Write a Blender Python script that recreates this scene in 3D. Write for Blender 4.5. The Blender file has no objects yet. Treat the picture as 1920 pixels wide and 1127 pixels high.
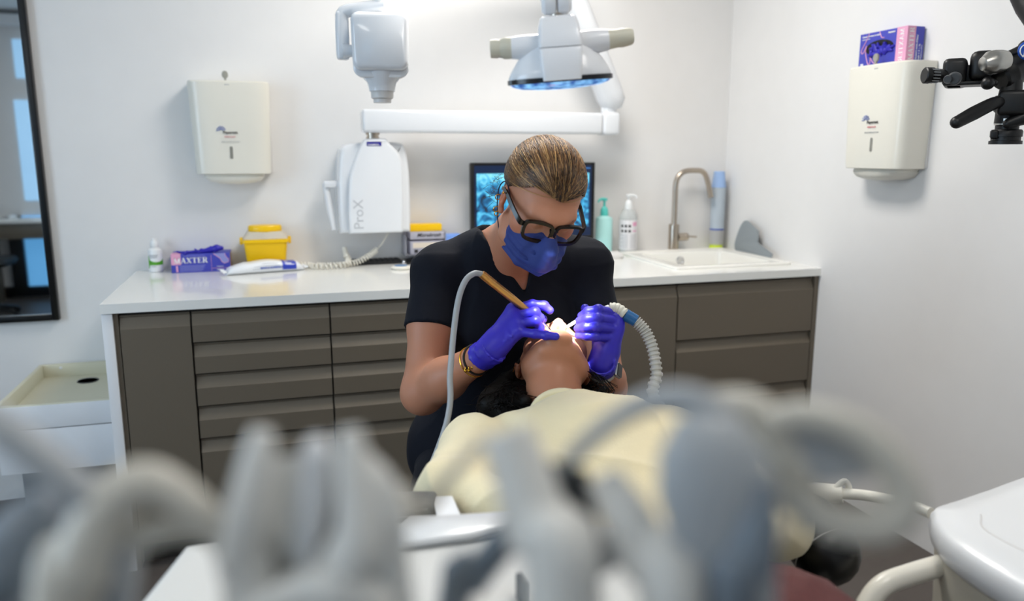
import bpy, bmesh, math, random
import numpy as np
from mathutils import Vector, Matrix, Euler
random.seed(7); RNG = np.random.default_rng(7)
SC = bpy.context.scene
COL = SC.collection
PI = math.pi
R = math.radians

# ---------------------------------------------------------------- camera, world, lights, exposure
cam_d = bpy.data.cameras.new('camera')
cam = bpy.data.objects.new('camera', cam_d); COL.objects.link(cam)
cam.location = (-0.476, -3.313, 1.361)
cam.rotation_euler = (R(90 - 10.7), 0, R(-17.0))
cam_d.sensor_width = 36.0
cam_d.lens = 1470.0 / 1920.0 * 36.0
cam_d.clip_start = 0.02
cam_d.dof.use_dof = True
cam_d.dof.focus_distance = 1.80
cam_d.dof.aperture_fstop = 2.3
SC.camera = cam

world = bpy.data.worlds.new('world'); SC.world = world
world.use_nodes = True
world.node_tree.nodes['Background'].inputs[0].default_value = (0.75, 0.85, 1.0, 1)
world.node_tree.nodes['Background'].inputs[1].default_value = 0.3
SC.view_settings.view_transform = 'Standard'
SC.view_settings.look = 'None'
SC.view_settings.gamma = 1.0
SC.view_settings.use_curve_mapping = False
SC.view_settings.exposure = 0.18
try:
    SC.cycles.max_bounces = 8
    SC.cycles.sample_clamp_indirect = 6.0
except Exception:
    pass

def area_light(name, loc, rot, size, energy, col, size_y=None):
    d = bpy.data.lights.new(name, 'AREA'); d.energy = energy; d.color = col
    d.shape = 'RECTANGLE'; d.size = size; d.size_y = size_y or size
    o = bpy.data.objects.new(name, d); o.location = loc; o.rotation_euler = rot; COL.objects.link(o)
    return o
PANELS = [(0.35, -0.95, 0.6, 0.6, 23.0), (-1.9, -3.4, 0.6, 0.6, 6.0), (0.35, -2.9, 0.6, 0.6, 5.5)]
for (lx, ly, sx, sy, e) in PANELS:
    area_light('ceiling_panel_light', (lx, ly, 2.575), (0, 0, 0), sx, e, (1.0, 0.96, 0.905), sy)
area_light('added_daylight', (-3.15, -2.2, 1.5), (R(90), 0, R(-90)), 1.4, 30.0, (0.64, 0.82, 1.0), 1.5)  # unseen source, added to throw blue daylight on the left side

# ---------------------------------------------------------------- materials
def C(h, k=1.0):
    h = h.lstrip('#'); o = []
    for i in (0, 2, 4):
        c = int(h[i:i + 2], 16) / 255.0
        o.append((c / 12.92 if c <= 0.04045 else ((c + 0.055) / 1.055) ** 2.4) * k)
    return tuple(o)
MATS = {}
def mat(name, col, rough=0.5, metal=0.0, var=0.04, scale=12.0, bump=0.0, bscale=150.0, coat=0.0,
        trans=0.0, emit=None, estr=0.0, sss=0.0, ior=1.45, spec=0.5, sheen=0.0, attr=False, stretch=None):
    if isinstance(col, str): col = C(col)
    m = bpy.data.materials.new(name); m.use_nodes = True
    nt = m.node_tree; N = nt.nodes; L = nt.links
    b = N['Principled BSDF']
    tc = N.new('ShaderNodeTexCoord')
    nz = N.new('ShaderNodeTexNoise'); nz.inputs['Scale'].default_value = scale; nz.inputs['Detail'].default_value = 4
    src = tc.outputs['Object']
    if stretch:
        mp = N.new('ShaderNodeMapping'); mp.inputs['Scale'].default_value = stretch
        L.new(src, mp.inputs[0]); src = mp.outputs[0]
    L.new(src, nz.inputs['Vector'])
    mx = N.new('ShaderNodeMix'); mx.data_type = 'RGBA'
    L.new(nz.outputs['Fac'], mx.inputs['Factor'])
    mx.inputs['A'].default_value = tuple(max(0, c * (1 - var)) for c in col) + (1,)
    mx.inputs['B'].default_value = tuple(min(1, c * (1 + var)) for c in col) + (1,)
    out = mx.outputs['Result']
    if attr:
        at_ = N.new('ShaderNodeAttribute'); at_.attribute_name = 'tint'
        m2 = N.new('ShaderNodeMix'); m2.data_type = 'RGBA'; m2.blend_type = 'MULTIPLY'; m2.inputs['Factor'].default_value = 1
        L.new(out, m2.inputs['A']); L.new(at_.outputs['Color'], m2.inputs['B']); out = m2.outputs['Result']
    L.new(out, b.inputs['Base Color'])
    b.inputs['Roughness'].default_value = rough; b.inputs['Metallic'].default_value = metal
    b.inputs['Coat Weight'].default_value = coat; b.inputs['Transmission Weight'].default_value = trans
    b.inputs['IOR'].default_value = ior; b.inputs['Specular IOR Level'].default_value = spec
    b.inputs['Sheen Weight'].default_value = sheen
    if sss:
        b.inputs['Subsurface Weight'].default_value = sss
        b.inputs['Subsurface Radius'].default_value = (0.012, 0.005, 0.003); b.inputs['Subsurface Scale'].default_value = 1.0
    if emit is not None:
        b.inputs['Emission Color'].default_value = tuple(emit) + (1,); b.inputs['Emission Strength'].default_value = estr
    if bump:
        bz = N.new('ShaderNodeTexNoise'); bz.inputs['Scale'].default_value = bscale; bz.inputs['Detail'].default_value = 3
        L.new(src, bz.inputs['Vector'])
        bp = N.new('ShaderNodeBump'); bp.inputs['Strength'].default_value = bump; bp.inputs['Distance'].default_value = 0.002
        L.new(bz.outputs['Fac'], bp.inputs['Height']); L.new(bp.outputs['Normal'], b.inputs['Normal'])
    MATS[name] = m
    return m

# ---------------------------------------------------------------- mesh building
def catmull(pts, n=8):
    P = [Vector(p) for p in pts]
    if len(P) < 3: return P
    out = []
    for i in range(len(P) - 1):
        p0 = P[i - 1] if i else P[0] * 2 - P[1]
        p1, p2 = P[i], P[i + 1]
        p3 = P[i + 2] if i + 2 < len(P) else P[-1] * 2 - P[-2]
        for k in range(n):
            t = k / n
            out.append(0.5 * ((2 * p1) + (p2 - p0) * t + (2 * p0 - 5 * p1 + 4 * p2 - p3) * t * t + (3 * p1 - p0 - 3 * p2 + p3) * t ** 3))
    out.append(P[-1]); return out

def frame_z(d, up=(0, 0, 1)):
    z = Vector(d).normalized(); u = Vector(up)
    if abs(z.dot(u)) > 0.98: u = Vector((0, 1, 0)) if abs(z.y) < 0.9 else Vector((1, 0, 0))
    x = u.cross(z).normalized(); y = z.cross(x)
    return Matrix((x, y, z)).transposed()

def TM(loc=(0, 0, 0), rot=(0, 0, 0), scale=(1, 1, 1)):
    return Matrix.LocRotScale(Vector(loc), Euler(rot), Vector(scale))
def look(loc, zdir, up=(0, 0, 1)):
    return Matrix.Translation(Vector(loc)) @ frame_z(zdir, up).to_4x4()

class MB:
    """collects shapes of one part; build() links them as one mesh object"""
    def __init__(s): s.v = []; s.f = []
    def add(s, vs, fs, M=None):
        o = len(s.v)
        s.v += [tuple(M @ Vector(p)) if M is not None else tuple(p) for p in vs]
        s.f += [tuple(i + o for i in f) for f in fs]; return s
    def add_bm(s, bm, M=None):
        bm.verts.ensure_lookup_table(); bm.verts.index_update()
        s.add([v.co.copy() for v in bm.verts], [[v.index for v in f.verts] for f in bm.faces], M); bm.free(); return s
    def box(s, lo, hi, bev=0.0, seg=2, M=None):
        bm = bmesh.new(); bmesh.ops.create_cube(bm, size=1)
        lo = Vector(lo); hi = Vector(hi)
        for v in bm.verts: v.co = Vector(((v.co.x + .5) * (hi.x - lo.x) + lo.x, (v.co.y + .5) * (hi.y - lo.y) + lo.y, (v.co.z + .5) * (hi.z - lo.z) + lo.z))
        if bev: bmesh.ops.bevel(bm, geom=list(bm.edges), offset=bev, segments=seg, affect='EDGES', profile=0.5)
        return s.add_bm(bm, M)
    def prism(s, poly, z0, z1, bev=0.0, seg=2, M=None, bev_top_only=False):
        bm = bmesh.new(); vs = [bm.verts.new((x, y, z0)) for x, y in poly]
        f = bm.faces.new(vs); bm.faces.ensure_lookup_table()
        r = bmesh.ops.extrude_face_region(bm, geom=[f])
        for e in r['geom']:
            if isinstance(e, bmesh.types.BMVert): e.co.z = z1
        bmesh.ops.recalc_face_normals(bm, faces=list(bm.faces))
        if bev:
            ed = [e for e in bm.edges if abs(e.verts[0].co.z - e.verts[1].co.z) < 1e-6 and (not bev_top_only or abs(e.verts[0].co.z - z1) < 1e-6)]
            bmesh.ops.bevel(bm, geom=ed, offset=bev, segments=seg, affect='EDGES', profile=0.5)
        return s.add_bm(bm, M)
    def tube(s, pts, r, n=10, smooth=0, cap=True, M=None):
        P = catmull(pts, smooth) if smooth else [Vector(p) for p in pts]
        m = len(P)
        if not hasattr(r, '__len__'): rr = [r] * m
        elif len(r) == m: rr = list(r)
        else:
            rr = [float(np.interp(i / (m - 1) * (len(r) - 1), range(len(r)), r)) for i in range(m)]
        vs = []; fs = []
        nrm = None
        for i, p in enumerate(P):
            t = (P[min(i + 1, m - 1)] - P[max(i - 1, 0)])
            t = t.normalized() if t.length > 1e-9 else Vector((0, 0, 1))
            if nrm is None: nrm = frame_z(t).col[0].copy()
            nrm = (nrm - t * nrm.dot(t)); nrm.normalize(); b = t.cross(nrm)
            for k in range(n):
                a = 2 * PI * k / n; vs.append(p + (nrm * math.cos(a) + b * math.sin(a)) * rr[i])
        for i in range(m - 1):
            for k in range(n):
                a = i * n + k; c = i * n + (k + 1) % n
                fs.append((a, c, c + n, a + n))
        if cap:
            fs.append(tuple(range(n))[::-1]); fs.append(tuple(range((m - 1) * n, m * n)))
        return s.add(vs, fs, M)
    def lathe(s, prof, n=24, M=None, cap=True, sx=1.0, sy=1.0):
        vs = []; fs = []; m = len(prof)
        for r, z in prof:
            for k in range(n):
                a = 2 * PI * k / n; vs.append((max(r, 1e-5) * math.cos(a) * sx, max(r, 1e-5) * math.sin(a) * sy, z))
        for i in range(m - 1):
            for k in range(n):
                a = i * n + k; c = i * n + (k + 1) % n; fs.append((a, c, c + n, a + n))
        if cap:
            fs.append(tuple(range(n))[::-1]); fs.append(tuple(range((m - 1) * n, m * n)))
        return s.add(vs, fs, M)
    def loft(s, loops, cap0=True, cap1=True, M=None):
        n = len(loops[0]); vs = [p for l in loops for p in l]; fs = []
        for i in range(len(loops) - 1):
            for k in range(n):
                a = i * n + k; c = i * n + (k + 1) % n; fs.append((a, c, c + n, a + n))
        if cap0: fs.append(tuple(range(n))[::-1])
        if cap1: fs.append(tuple(range((len(loops) - 1) * n, len(loops) * n)))
        return s.add(vs, fs, M)
    def sphere(s, c, r, n=16, M=None):
        m = n // 2; prof = [(math.sin(PI * i / m), -math.cos(PI * i / m)) for i in range(m + 1)]
        if not hasattr(r, '__len__'): r = (r, r, r)
        T = Matrix.Translation(Vector(c)) @ Matrix.Diagonal(Vector(r)).to_4x4()
        return s.lathe(prof, n, (M @ T) if M is not None else T, cap=False)
    def torus(s, R_, r, n=28, k=8, M=None, a0=0, a1=2 * PI):
        full = abs(a1 - a0 - 2 * PI) < 1e-6
        pts = [(R_ * math.cos(a0 + (a1 - a0) * i / n), R_ * math.sin(a0 + (a1 - a0) * i / n), 0) for i in range(n + 1)]
        return s.tube(pts, r, k, cap=not full, M=M)

def rrect(x0, x1, y0, y1, r, z, n=6):
    r = min(r, (x1 - x0) / 2 - 1e-4, (y1 - y0) / 2 - 1e-4); out = []
    for cx, cy, a in ((x1 - r, y1 - r, 0), (x0 + r, y1 - r, 90), (x0 + r, y0 + r, 180), (x1 - r, y0 + r, 270)):
        for i in range(n + 1):
            t = R(a + 90 * i / n); out.append((cx + r * math.cos(t), cy + r * math.sin(t), z))
    return out
def ell(cx, cy, rx, ry, z, n=32):
    return [(cx + rx * math.cos(2 * PI * i / n), cy + ry * math.sin(2 * PI * i / n), z) for i in range(n)]

def text_geo(t, size, M, depth=0.0004, align='LEFT', bold=0.0, shear=0.0, sx=1.0):
    cu = bpy.data.curves.new('t', 'FONT'); cu.body = t; cu.size = size; cu.align_x = align; cu.align_y = 'CENTER'
    cu.extrude = depth; cu.offset = bold * size; cu.resolution_u = 3; cu.shear = shear
    o = bpy.data.objects.new('t', cu); COL.objects.link(o)
    dg = bpy.context.evaluated_depsgraph_get(); me = bpy.data.meshes.new_from_object(o.evaluated_get(dg))
    vs = [M @ Vector((v.co.x * sx, v.co.y, v.co.z)) for v in me.vertices]; fs = [tuple(p.vertices) for p in me.polygons]
    bpy.data.objects.remove(o); bpy.data.curves.remove(cu); bpy.data.meshes.remove(me)
    return vs, fs

# ---------------------------------------------------------------- objects
def wloc(o):
    return Vector(o['_w']) if '_w' in o else Vector((0, 0, 0))
ORIG = {}
def origin(o): return ORIG.get(o.name, Vector((0, 0, 0)))
def thing(name, label, cat, loc=(0, 0, 0), group=None):
    o = bpy.data.objects.new(name, None); COL.objects.link(o); o.location = loc; o.empty_display_size = 0.05
    o['label'] = label; o['category'] = cat
    if group: o['group'] = group
    ORIG[o.name] = Vector(loc); return o
def make_mesh(name, vs, fs, m, smooth=True, angle=38):
    me = bpy.data.meshes.new(name); me.from_pydata([tuple(p) for p in vs], [], fs); me.validate(clean_customdata=False)
    for mm in (m if isinstance(m, (list, tuple)) else [m]): me.materials.append(mm)
    if smooth:
        me.polygons.foreach_set('use_smooth', [True] * len(me.polygons))
        if angle: me.set_sharp_from_angle(angle=R(angle))
    me.update(); return me
def part(name, mb, m, parent=None, label=None, angle=38, loc=None, fixn=True):
    """mb in world coordinates; the part sits at its parent's origin"""
    o0 = origin(parent) if parent else Vector(loc or (0, 0, 0))
    vs = [Vector(p) - o0 for p in mb.v]
    me = make_mesh(name, vs, mb.f, m, True, angle)
    if fixn:
        bm = bmesh.new(); bm.from_mesh(me); bmesh.ops.recalc_face_normals(bm, faces=list(bm.faces)); bm.to_mesh(me); bm.free()
    o = bpy.data.objects.new(name, me); COL.objects.link(o)
    if parent: o.parent = parent
    else: o.location = o0
    ORIG[o.name] = o0
    if label: o['label'] = label
    return o
def solo(name, mb, m, label, cat, group=None, loc=None, angle=38):
    o = part(name, mb, m, None, label, angle, loc); o['category'] = cat
    if group: o['group'] = group
    return o
def struct(name, mb, m, parent=None, angle=38):
    o = part(name, mb, m, parent, angle=angle)
    if not parent: o['kind'] = 'structure'
    return o
def dup(root, loc, label=None, group=None, rz=None, scale=None):
    r = root.copy(); COL.objects.link(r); r.location = loc
    if rz is not None: r.rotation_euler = (0, 0, rz)
    if label: r['label'] = label
    if group: r['group'] = group
    for ch in list(root.children):
        c = ch.copy(); COL.objects.link(c); c.parent = r
        for g in list(ch.children):
            d = g.copy(); COL.objects.link(d); d.parent = c
    return r

# ---------------------------------------------------------------- signed distance modelling for organic bodies
class SDF:
    def __init__(s, lo, hi, h):
        s.lo = np.array(lo, np.float32); s.h = h
        s.n = np.ceil((np.array(hi) - s.lo) / h).astype(int) + 1
        s.d = np.full(s.n, 0.2, np.float32)
        s.ax = [s.lo[i] + h * np.arange(s.n[i], dtype=np.float32) for i in range(3)]
    def win(s, lo, hi):
        a = np.clip(np.floor((np.array(lo) - s.lo) / s.h).astype(int), 0, s.n); b = np.clip(np.ceil((np.array(hi) - s.lo) / s.h).astype(int) + 1, 0, s.n)
        if np.any(b <= a): return None, None
        sl = tuple(slice(a[i], b[i]) for i in range(3))
        X, Y, Z = np.meshgrid(*[s.ax[i][sl[i]] for i in range(3)], indexing='ij', sparse=True)
        return sl, (X, Y, Z)
    def mix(s, sl, e, k, mode):
        d = s.d[sl]
        if mode == 'add':
            if k <= 0: s.d[sl] = np.minimum(d, e)
            else:
                q = np.maximum(k - np.abs(d - e), 0) / k; s.d[sl] = np.minimum(d, e) - q * q * k * 0.25
        elif mode == 'sub':
            e = -e
            if k <= 0: s.d[sl] = np.maximum(d, e)
            else:
                q = np.maximum(k - np.abs(d - e), 0) / k; s.d[sl] = np.maximum(d, e) + q * q * k * 0.25
    def cap(s, a, b, ra, rb=None, k=0.0, mode='add'):
        rb = ra if rb is None else rb
        a = np.array(a, np.float32); b = np.array(b, np.float32); m = max(ra, rb) + 2 * max(k, 3 * s.h)
        sl, g = s.win(np.minimum(a, b) - m, np.maximum(a, b) + m)
        if sl is None: return s
        X, Y, Z = g; ab = b - a; L2 = max(float(ab @ ab), 1e-10)
        t = np.clip(((X - a[0]) * ab[0] + (Y - a[1]) * ab[1] + (Z - a[2]) * ab[2]) / L2, 0, 1)
        e = np.sqrt((X - a[0] - ab[0] * t) ** 2 + (Y - a[1] - ab[1] * t) ** 2 + (Z - a[2] - ab[2] * t) ** 2) - (ra + (rb - ra) * t)
        s.mix(sl, e, k, mode); return s
    def chain(s, pts, rs, k=0.0, mode='add'):
        for i in range(len(pts) - 1): s.cap(pts[i], pts[i + 1], rs[i], rs[i + 1], k, mode)
        return s
    def ell(s, c, r, rot=None, k=0.0, mode='add', p=2.0):
        c = np.array(c, np.float32); r = np.array(r, np.float32); m = float(r.max()) + 2 * max(k, 3 * s.h)
        sl, g = s.win(c - m, c + m)
        if sl is None: return s
        X, Y, Z = g; x, y, z = X - c[0], Y - c[1], Z - c[2]
        if rot is not None:
            Q = np.array(rot, np.float32)  # columns are the local axes
            x, y, z = (x * Q[0, i] + y * Q[1, i] + z * Q[2, i] for i in range(3))
        if p == 2.0:
            k0 = np.sqrt((x / r[0]) ** 2 + (y / r[1]) ** 2 + (z / r[2]) ** 2)
            k1 = np.sqrt((x / r[0] ** 2) ** 2 + (y / r[1] ** 2) ** 2 + (z / r[2] ** 2) ** 2) + 1e-9
            e = k0 * (k0 - 1) / k1
        else:
            k0 = (np.abs(x / r[0]) ** p + np.abs(y / r[1]) ** p + np.abs(z / r[2]) ** p) ** (1 / p); e = (k0 - 1) * float(r.min())
        s.mix(sl, e.astype(np.float32), k, mode); return s
    def plane_cut(s, pt, nrm, k=0.0):
        """removes everything on the side the normal points to"""
        n = np.array(nrm, np.float32); n /= np.linalg.norm(n); pt = np.array(pt, np.float32)
        X, Y, Z = np.meshgrid(*s.ax, indexing='ij', sparse=True)
        e = (X - pt[0]) * n[0] + (Y - pt[1]) * n[1] + (Z - pt[2]) * n[2]
        s.d = np.maximum(s.d, e.astype(np.float32)); return s
    def smooth(s, it=1):
        for _ in range(it):
            for ax in range(3):
                d = s.d; e = d.copy()
                sl0 = [slice(None)] * 3; sl1 = [slice(None)] * 3; sl2 = [slice(None)] * 3
                sl0[ax] = slice(1, -1); sl1[ax] = slice(0, -2); sl2[ax] = slice(2, None)
                e[tuple(sl0)] = 0.5 * d[tuple(sl0)] + 0.25 * (d[tuple(sl1)] + d[tuple(sl2)]); s.d = e
        return s
    def mesh(s):
        d = s.d; nx, ny, nz = d.shape
        ins = (d < 0)
        c = np.zeros((nx - 1, ny - 1, nz - 1), np.int8)
        for i in (0, 1):
            for j in (0, 1):
                for k in (0, 1): c += ins[i:nx - 1 + i, j:ny - 1 + j, k:nz - 1 + k]
        act = np.argwhere((c > 0) & (c < 8)); idx = np.full(c.shape, -1, np.int64)
        idx[act[:, 0], act[:, 1], act[:, 2]] = np.arange(len(act))
        cor = np.array([(i, j, k) for i in (0, 1) for j in (0, 1) for k in (0, 1)])
        D = np.stack([d[act[:, 0] + q[0], act[:, 1] + q[1], act[:, 2] + q[2]] for q in cor], 1)
        acc = np.zeros((len(act), 3)); cnt = np.zeros(len(act))
        for a in range(8):
            for b in range(a + 1, 8):
                if abs(cor[a] - cor[b]).sum() != 1: continue
                da, db = D[:, a], D[:, b]; cr = (da < 0) != (db < 0)
                t = np.where(cr, da / np.where(cr, da - db, 1), 0)
                acc += cr[:, None] * (cor[a] + t[:, None] * (cor[b] - cor[a])); cnt += cr
        V = s.lo + s.h * (act + acc / np.maximum(cnt, 1)[:, None])
        F = []
        for ax in range(3):
            a0 = [slice(None)] * 3; a1 = [slice(None)] * 3; a0[ax] = slice(0, -1); a1[ax] = slice(1, None)
            cr = ins[tuple(a0)] != ins[tuple(a1)]; E = np.argwhere(cr)
            o1, o2 = [(1, 2), (2, 0), (0, 1)][ax]
            ok = (E[:, o1] > 0) & (E[:, o2] > 0) & (E[:, o1] < d.shape[o1] - 1) & (E[:, o2] < d.shape[o2] - 1); E = E[ok]
            flip = ins[E[:, 0], E[:, 1], E[:, 2]]
            def g(da, db):
                Q = E.copy(); Q[:, o1] += da; Q[:, o2] += db; return idx[Q[:, 0], Q[:, 1], Q[:, 2]]
            q = np.stack([g(-1, -1), g(0, -1), g(0, 0), g(-1, 0)], 1)
            q = np.where(flip[:, None], q, q[:, ::-1]); F.append(q)
        F = np.concatenate(F); F = F[(F >= 0).all(1)]
        return V, F
def relax(V, F, it=2, lam=0.5):
    E = np.concatenate([F[:, [0, 1]], F[:, [1, 2]], F[:, [2, 3]], F[:, [3, 0]]])
    E = np.concatenate([E, E[:, ::-1]]); n = len(V); deg = np.bincount(E[:, 0], minlength=n).astype(float)
    for q in range(it):
        for l in (lam, -lam * 1.02):
            A = np.stack([np.bincount(E[:, 0], weights=V[E[:, 1], i], minlength=n) for i in range(3)], 1) / np.maximum(deg, 1)[:, None]
            V = V + l * (A - V)
    return V
def organic(name, V, F, m, parent=None, label=None, tint=None, cat=None):
    o0 = origin(parent) if parent else Vector((0, 0, 0))
    me = bpy.data.meshes.new(name); V = np.asarray(V) - np.array(o0)
    me.vertices.add(len(V)); me.vertices.foreach_set('co', V.astype(np.float32).ravel())
    me.loops.add(F.size); me.loops.foreach_set('vertex_index', F.astype(np.int32).ravel())
    me.polygons.add(len(F)); me.polygons.foreach_set('loop_start', np.arange(0, F.size, F.shape[1], dtype=np.int32))
    me.polygons.foreach_set('loop_total', np.full(len(F), F.shape[1], np.int32))
    me.polygons.foreach_set('use_smooth', np.ones(len(F), bool))
    me.update(calc_edges=True); me.validate()
    if tint is not None:
        a = me.color_attributes.new('tint', 'FLOAT_COLOR', 'POINT')
        a.data.foreach_set('color', np.concatenate([tint, np.ones((len(V), 1))], 1).astype(np.float32).ravel())
    me.materials.append(m)
    o = bpy.data.objects.new(name, me); COL.objects.link(o)
    if parent: o.parent = parent
    ORIG[o.name] = o0
    if label: o['label'] = label
    if cat: o['category'] = cat
    return o

# ---------------------------------------------------------------- setting
WY = 0.07; WX = 1.639; FY = -4.91; LX = -3.2; CZ = 2.6
mat('wall_paint', '#e6e4e2', 0.75, var=0.02, bump=0.03, bscale=300)
mat('ceiling_paint', '#eeeeec', 0.8, var=0.02)
mat('floor_vinyl', '#57504b', 0.45, var=0.12, scale=30)
mat('taupe', '#6b6153', 0.42, var=0.03, scale=6)
mat('taupe_dark', '#2c2823', 0.6)
mat('white_laminate', '#e9e9ea', 0.35, var=0.015)
mat('worktop_white', '#efeee9', 0.16, var=0.015, coat=0.3)
mat('white_plastic', '#eceded', 0.25, var=0.015, coat=0.2)
mat('white_gloss', '#f0f1f2', 0.12, var=0.01, coat=0.5)
mat('cream_plastic', '#e6e2d6', 0.3, var=0.02, coat=0.15)
mat('cream_wood', '#d5d0b8', 0.5, var=0.03)
mat('black_plastic', '#0d0d0e', 0.35, var=0.1)
mat('black_rubber', '#0b0b0c', 0.6, var=0.1)
mat('black_frame', '#08090a', 0.3)
mat('steel', '#b6aa9c', 0.28, 1.0, var=0.05, scale=4, stretch=(60, 60, 2))
mat('chrome', '#d8d8da', 0.12, 1.0)
mat('grey_plastic', '#8d8f90', 0.4)
mat('grey_pad', '#8b9296', 0.45)
mat('dark_grey', '#3a3d40', 0.5)
mat('mirror_glass', '#c9cfd2', 0.02, 1.0, var=0.005)
mat('frosted_pane', '#bcd8f0', 0.5, emit=C('#9dcff5'), estr=0.75)
mat('frosted_pane_low', '#8cc8f5', 0.5, emit=C('#6cb8f2'), estr=0.75)
mat('panel_light', '#ffffff', 0.5, emit=(1.0, 0.975, 0.93), estr=4.0)

struct('floor', MB().box((LX, FY, -0.1), (WX + .1, WY + .1, 0)), MATS['floor_vinyl'])
struct('ceiling', MB().box((LX, FY, CZ), (WX + .1, WY + .1, CZ + .1)), MATS['ceiling_paint'])
struct('wall_back', MB().box((LX, WY, 0), (WX + .1, WY + .1, CZ)), MATS['wall_paint'])
struct('wall_right', MB().box((WX, FY, 0), (WX + .1, WY, CZ)), MATS['wall_paint'])
struct('wall_left', MB().box((LX - .1, FY, 0), (LX, WY, CZ)), MATS['wall_paint'])
struct('wall_front', MB().box((LX, FY - .1, 0), (WX + .1, FY, CZ)), MATS['wall_paint'])
for i, (lx, ly, sx, sy, e) in enumerate(PANELS):
    t = thing('ceiling_light', ['square flush ceiling light panel over the worktop', 'square flush ceiling light panel near the left window', 'square flush ceiling light panel behind the photographer'][i], 'ceiling light', (lx, ly, CZ))
    mb = MB()
    for a in ((-1, 0), (1, 0), (0, -1), (0, 1)):
        w = sx / 2 + .02
        if a[0]: mb.box((lx + a[0] * w - .02, ly - w - .02, CZ - .02), (lx + a[0] * w + .02, ly + w + .02, CZ))
        else: mb.box((lx - w, ly + a[1] * w - .02, CZ - .02), (lx + w, ly + a[1] * w + .02, CZ))
    part('frame', mb, MATS['white_plastic'], t)
    part('diffuser', MB().box((lx - sx / 2, ly - sy / 2, CZ - .012), (lx + sx / 2, ly + sy / 2, CZ - .002)), MATS['panel_light'], t)

# window in the front wall, seen in the mirror
w1 = thing('window_1', 'frosted window with black lower frame', 'window', (-2.6, FY, 1.2)); del w1['category']; del w1['label']; w1['kind'] = 'structure'
mb = MB().box((-3.05, FY, 0.02), (-2.66, FY + .05, 0.12)).box((-2.66, FY, 0.02), (-1.6, FY + .05, 0.12)).box((-2.82, FY, 0.12), (-2.70, FY + .06, 0.78)).box((-1.7, FY, 0.12), (-1.6, FY + .06, 0.78))
part('lower_frame', mb, MATS['black_frame'], w1)
part('lower_pane', MB().box((-2.70, FY, 0.12), (-1.7, FY + .02, 0.78)), MATS['frosted_pane_low'], w1)
part('middle_pane', MB().box((-2.66, FY, 0.92), (-1.7, FY + .02, 1.83), .01), MATS['frosted_pane'], w1)
part('upper_pane', MB().box((-2.62, FY, 2.02), (-1.7, FY + .02, 2.36), .01), MATS['frosted_pane'], w1)
part('blind_box', MB().box((-3.05, FY, 2.47), (-1.6, FY + .12, 2.56)), MATS['white_laminate'], w1)
struct('trim_1', MB().box((LX, FY, CZ - .03), (WX, FY + .03, CZ)), MATS['grey_plastic'])

w2 = thing('added_window', 'added bright window', 'window', (LX, -2.2, 1.5)); del w2['category']; del w2['label']; w2['kind'] = 'structure'  # unseen window, added to frame the extra daylight lamp on this wall
mb = MB()
for (y0_, z0_, y1_, z1_) in ((-3.0, .68, -2.9, 2.32), (-1.5, .68, -1.4, 2.32), (-2.9, .68, -1.5, .75), (-2.9, 2.25, -1.5, 2.32)):
    mb.box((LX, y0_, z0_), (LX + .07, y1_, z1_), .004)
part('frame', mb, MATS['white_laminate'], w2)
part('sill', MB().box((LX, -3.05, .64), (LX + .16, -1.35, .68), .004), MATS['white_laminate'], w2)
part('pane', MB().box((LX + .01, -2.9, .75), (LX + .02, -1.5, 2.25)), MATS['frosted_pane'], w2)
dk = thing('desk', 'white topped desk with taupe apron seen in the wall mirror', 'desk', (-2.3, -4.65, 0))
part('desk_top', MB().box((-2.95, FY + .03, 0.74), (-1.7, -4.5, 0.775), .004), MATS['worktop_white'], dk)
part('apron', MB().box((-2.92, -4.56, 0.60), (-1.73, -4.53, 0.74), .003), MATS['taupe'], dk)
for x in (-2.93, -1.76): part('leg', MB().box((x, FY + .07, 0), (x + .04, -4.56, 0.74), .003), MATS['taupe'], dk)
mo = MB().loft([ell(-2.72, -4.68, .035, .06, .775), ell(-2.72, -4.68, .036, .062, .79), ell(-2.72, -4.68, .026, .045, .806), ell(-2.72, -4.68, .01, .02, .812)])
solo('computer_mouse', mo, MATS['white_plastic'], 'white mouse on the desk seen in the wall mirror', 'mouse', loc=(-2.72, -4.68, .775))
oc = thing('office_chair', 'black office chair at the left edge of the mirror reflection', 'chair', (-2.5, -4.0, 0)); oc.location.x -= .30
part('seat', MB().loft([rrect(-2.72, -2.28, -4.22, -3.78, .1, .44), rrect(-2.74, -2.26, -4.24, -3.76, .1, .47), rrect(-2.72, -2.28, -4.22, -3.78, .1, .5)]), MATS['black_rubber'], oc)
part('post', MB().tube([(-2.5, -4.0, .09), (-2.5, -4.0, .44)], .03), MATS['black_plastic'], oc)
for k in range(5):
    a = R(72 * k + 20)
    part('foot', MB().tube([(-2.5, -4, .1), (-2.5 + .28 * math.cos(a), -4 + .28 * math.sin(a), .04)], [.025, .018], 8).sphere((-2.5 + .28 * math.cos(a), -4 + .28 * math.sin(a), .026), .026, 10), MATS['black_plastic'], oc)

# wall mirror
mr = thing('wall_mirror', 'tall black framed wall mirror at the left edge reflecting a window', 'mirror', (-1.6, WY, 1.3))
mx0, mx1, mz0, mz1 = -1.99, -1.285, 0.722, 2.1; fw = .024
mb = MB()
part('frame', mb.box((mx0, WY - .03, mz0), (mx0 + fw, WY, mz1), .002).box((mx1 - fw, WY - .03, mz0), (mx1, WY, mz1), .002).box((mx0 + fw, WY - .03, mz0), (mx1 - fw, WY, mz0 + fw), .002).box((mx0 + fw, WY - .03, mz1 - fw), (mx1 - fw, WY, mz1), .002), MATS['black_frame'], mr)
part('mirror_glass', MB().box((mx0 + fw, WY - .012, mz0 + fw), (mx1 - fw, WY - .004, mz1 - fw)), MATS['mirror_glass'], mr)

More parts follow.
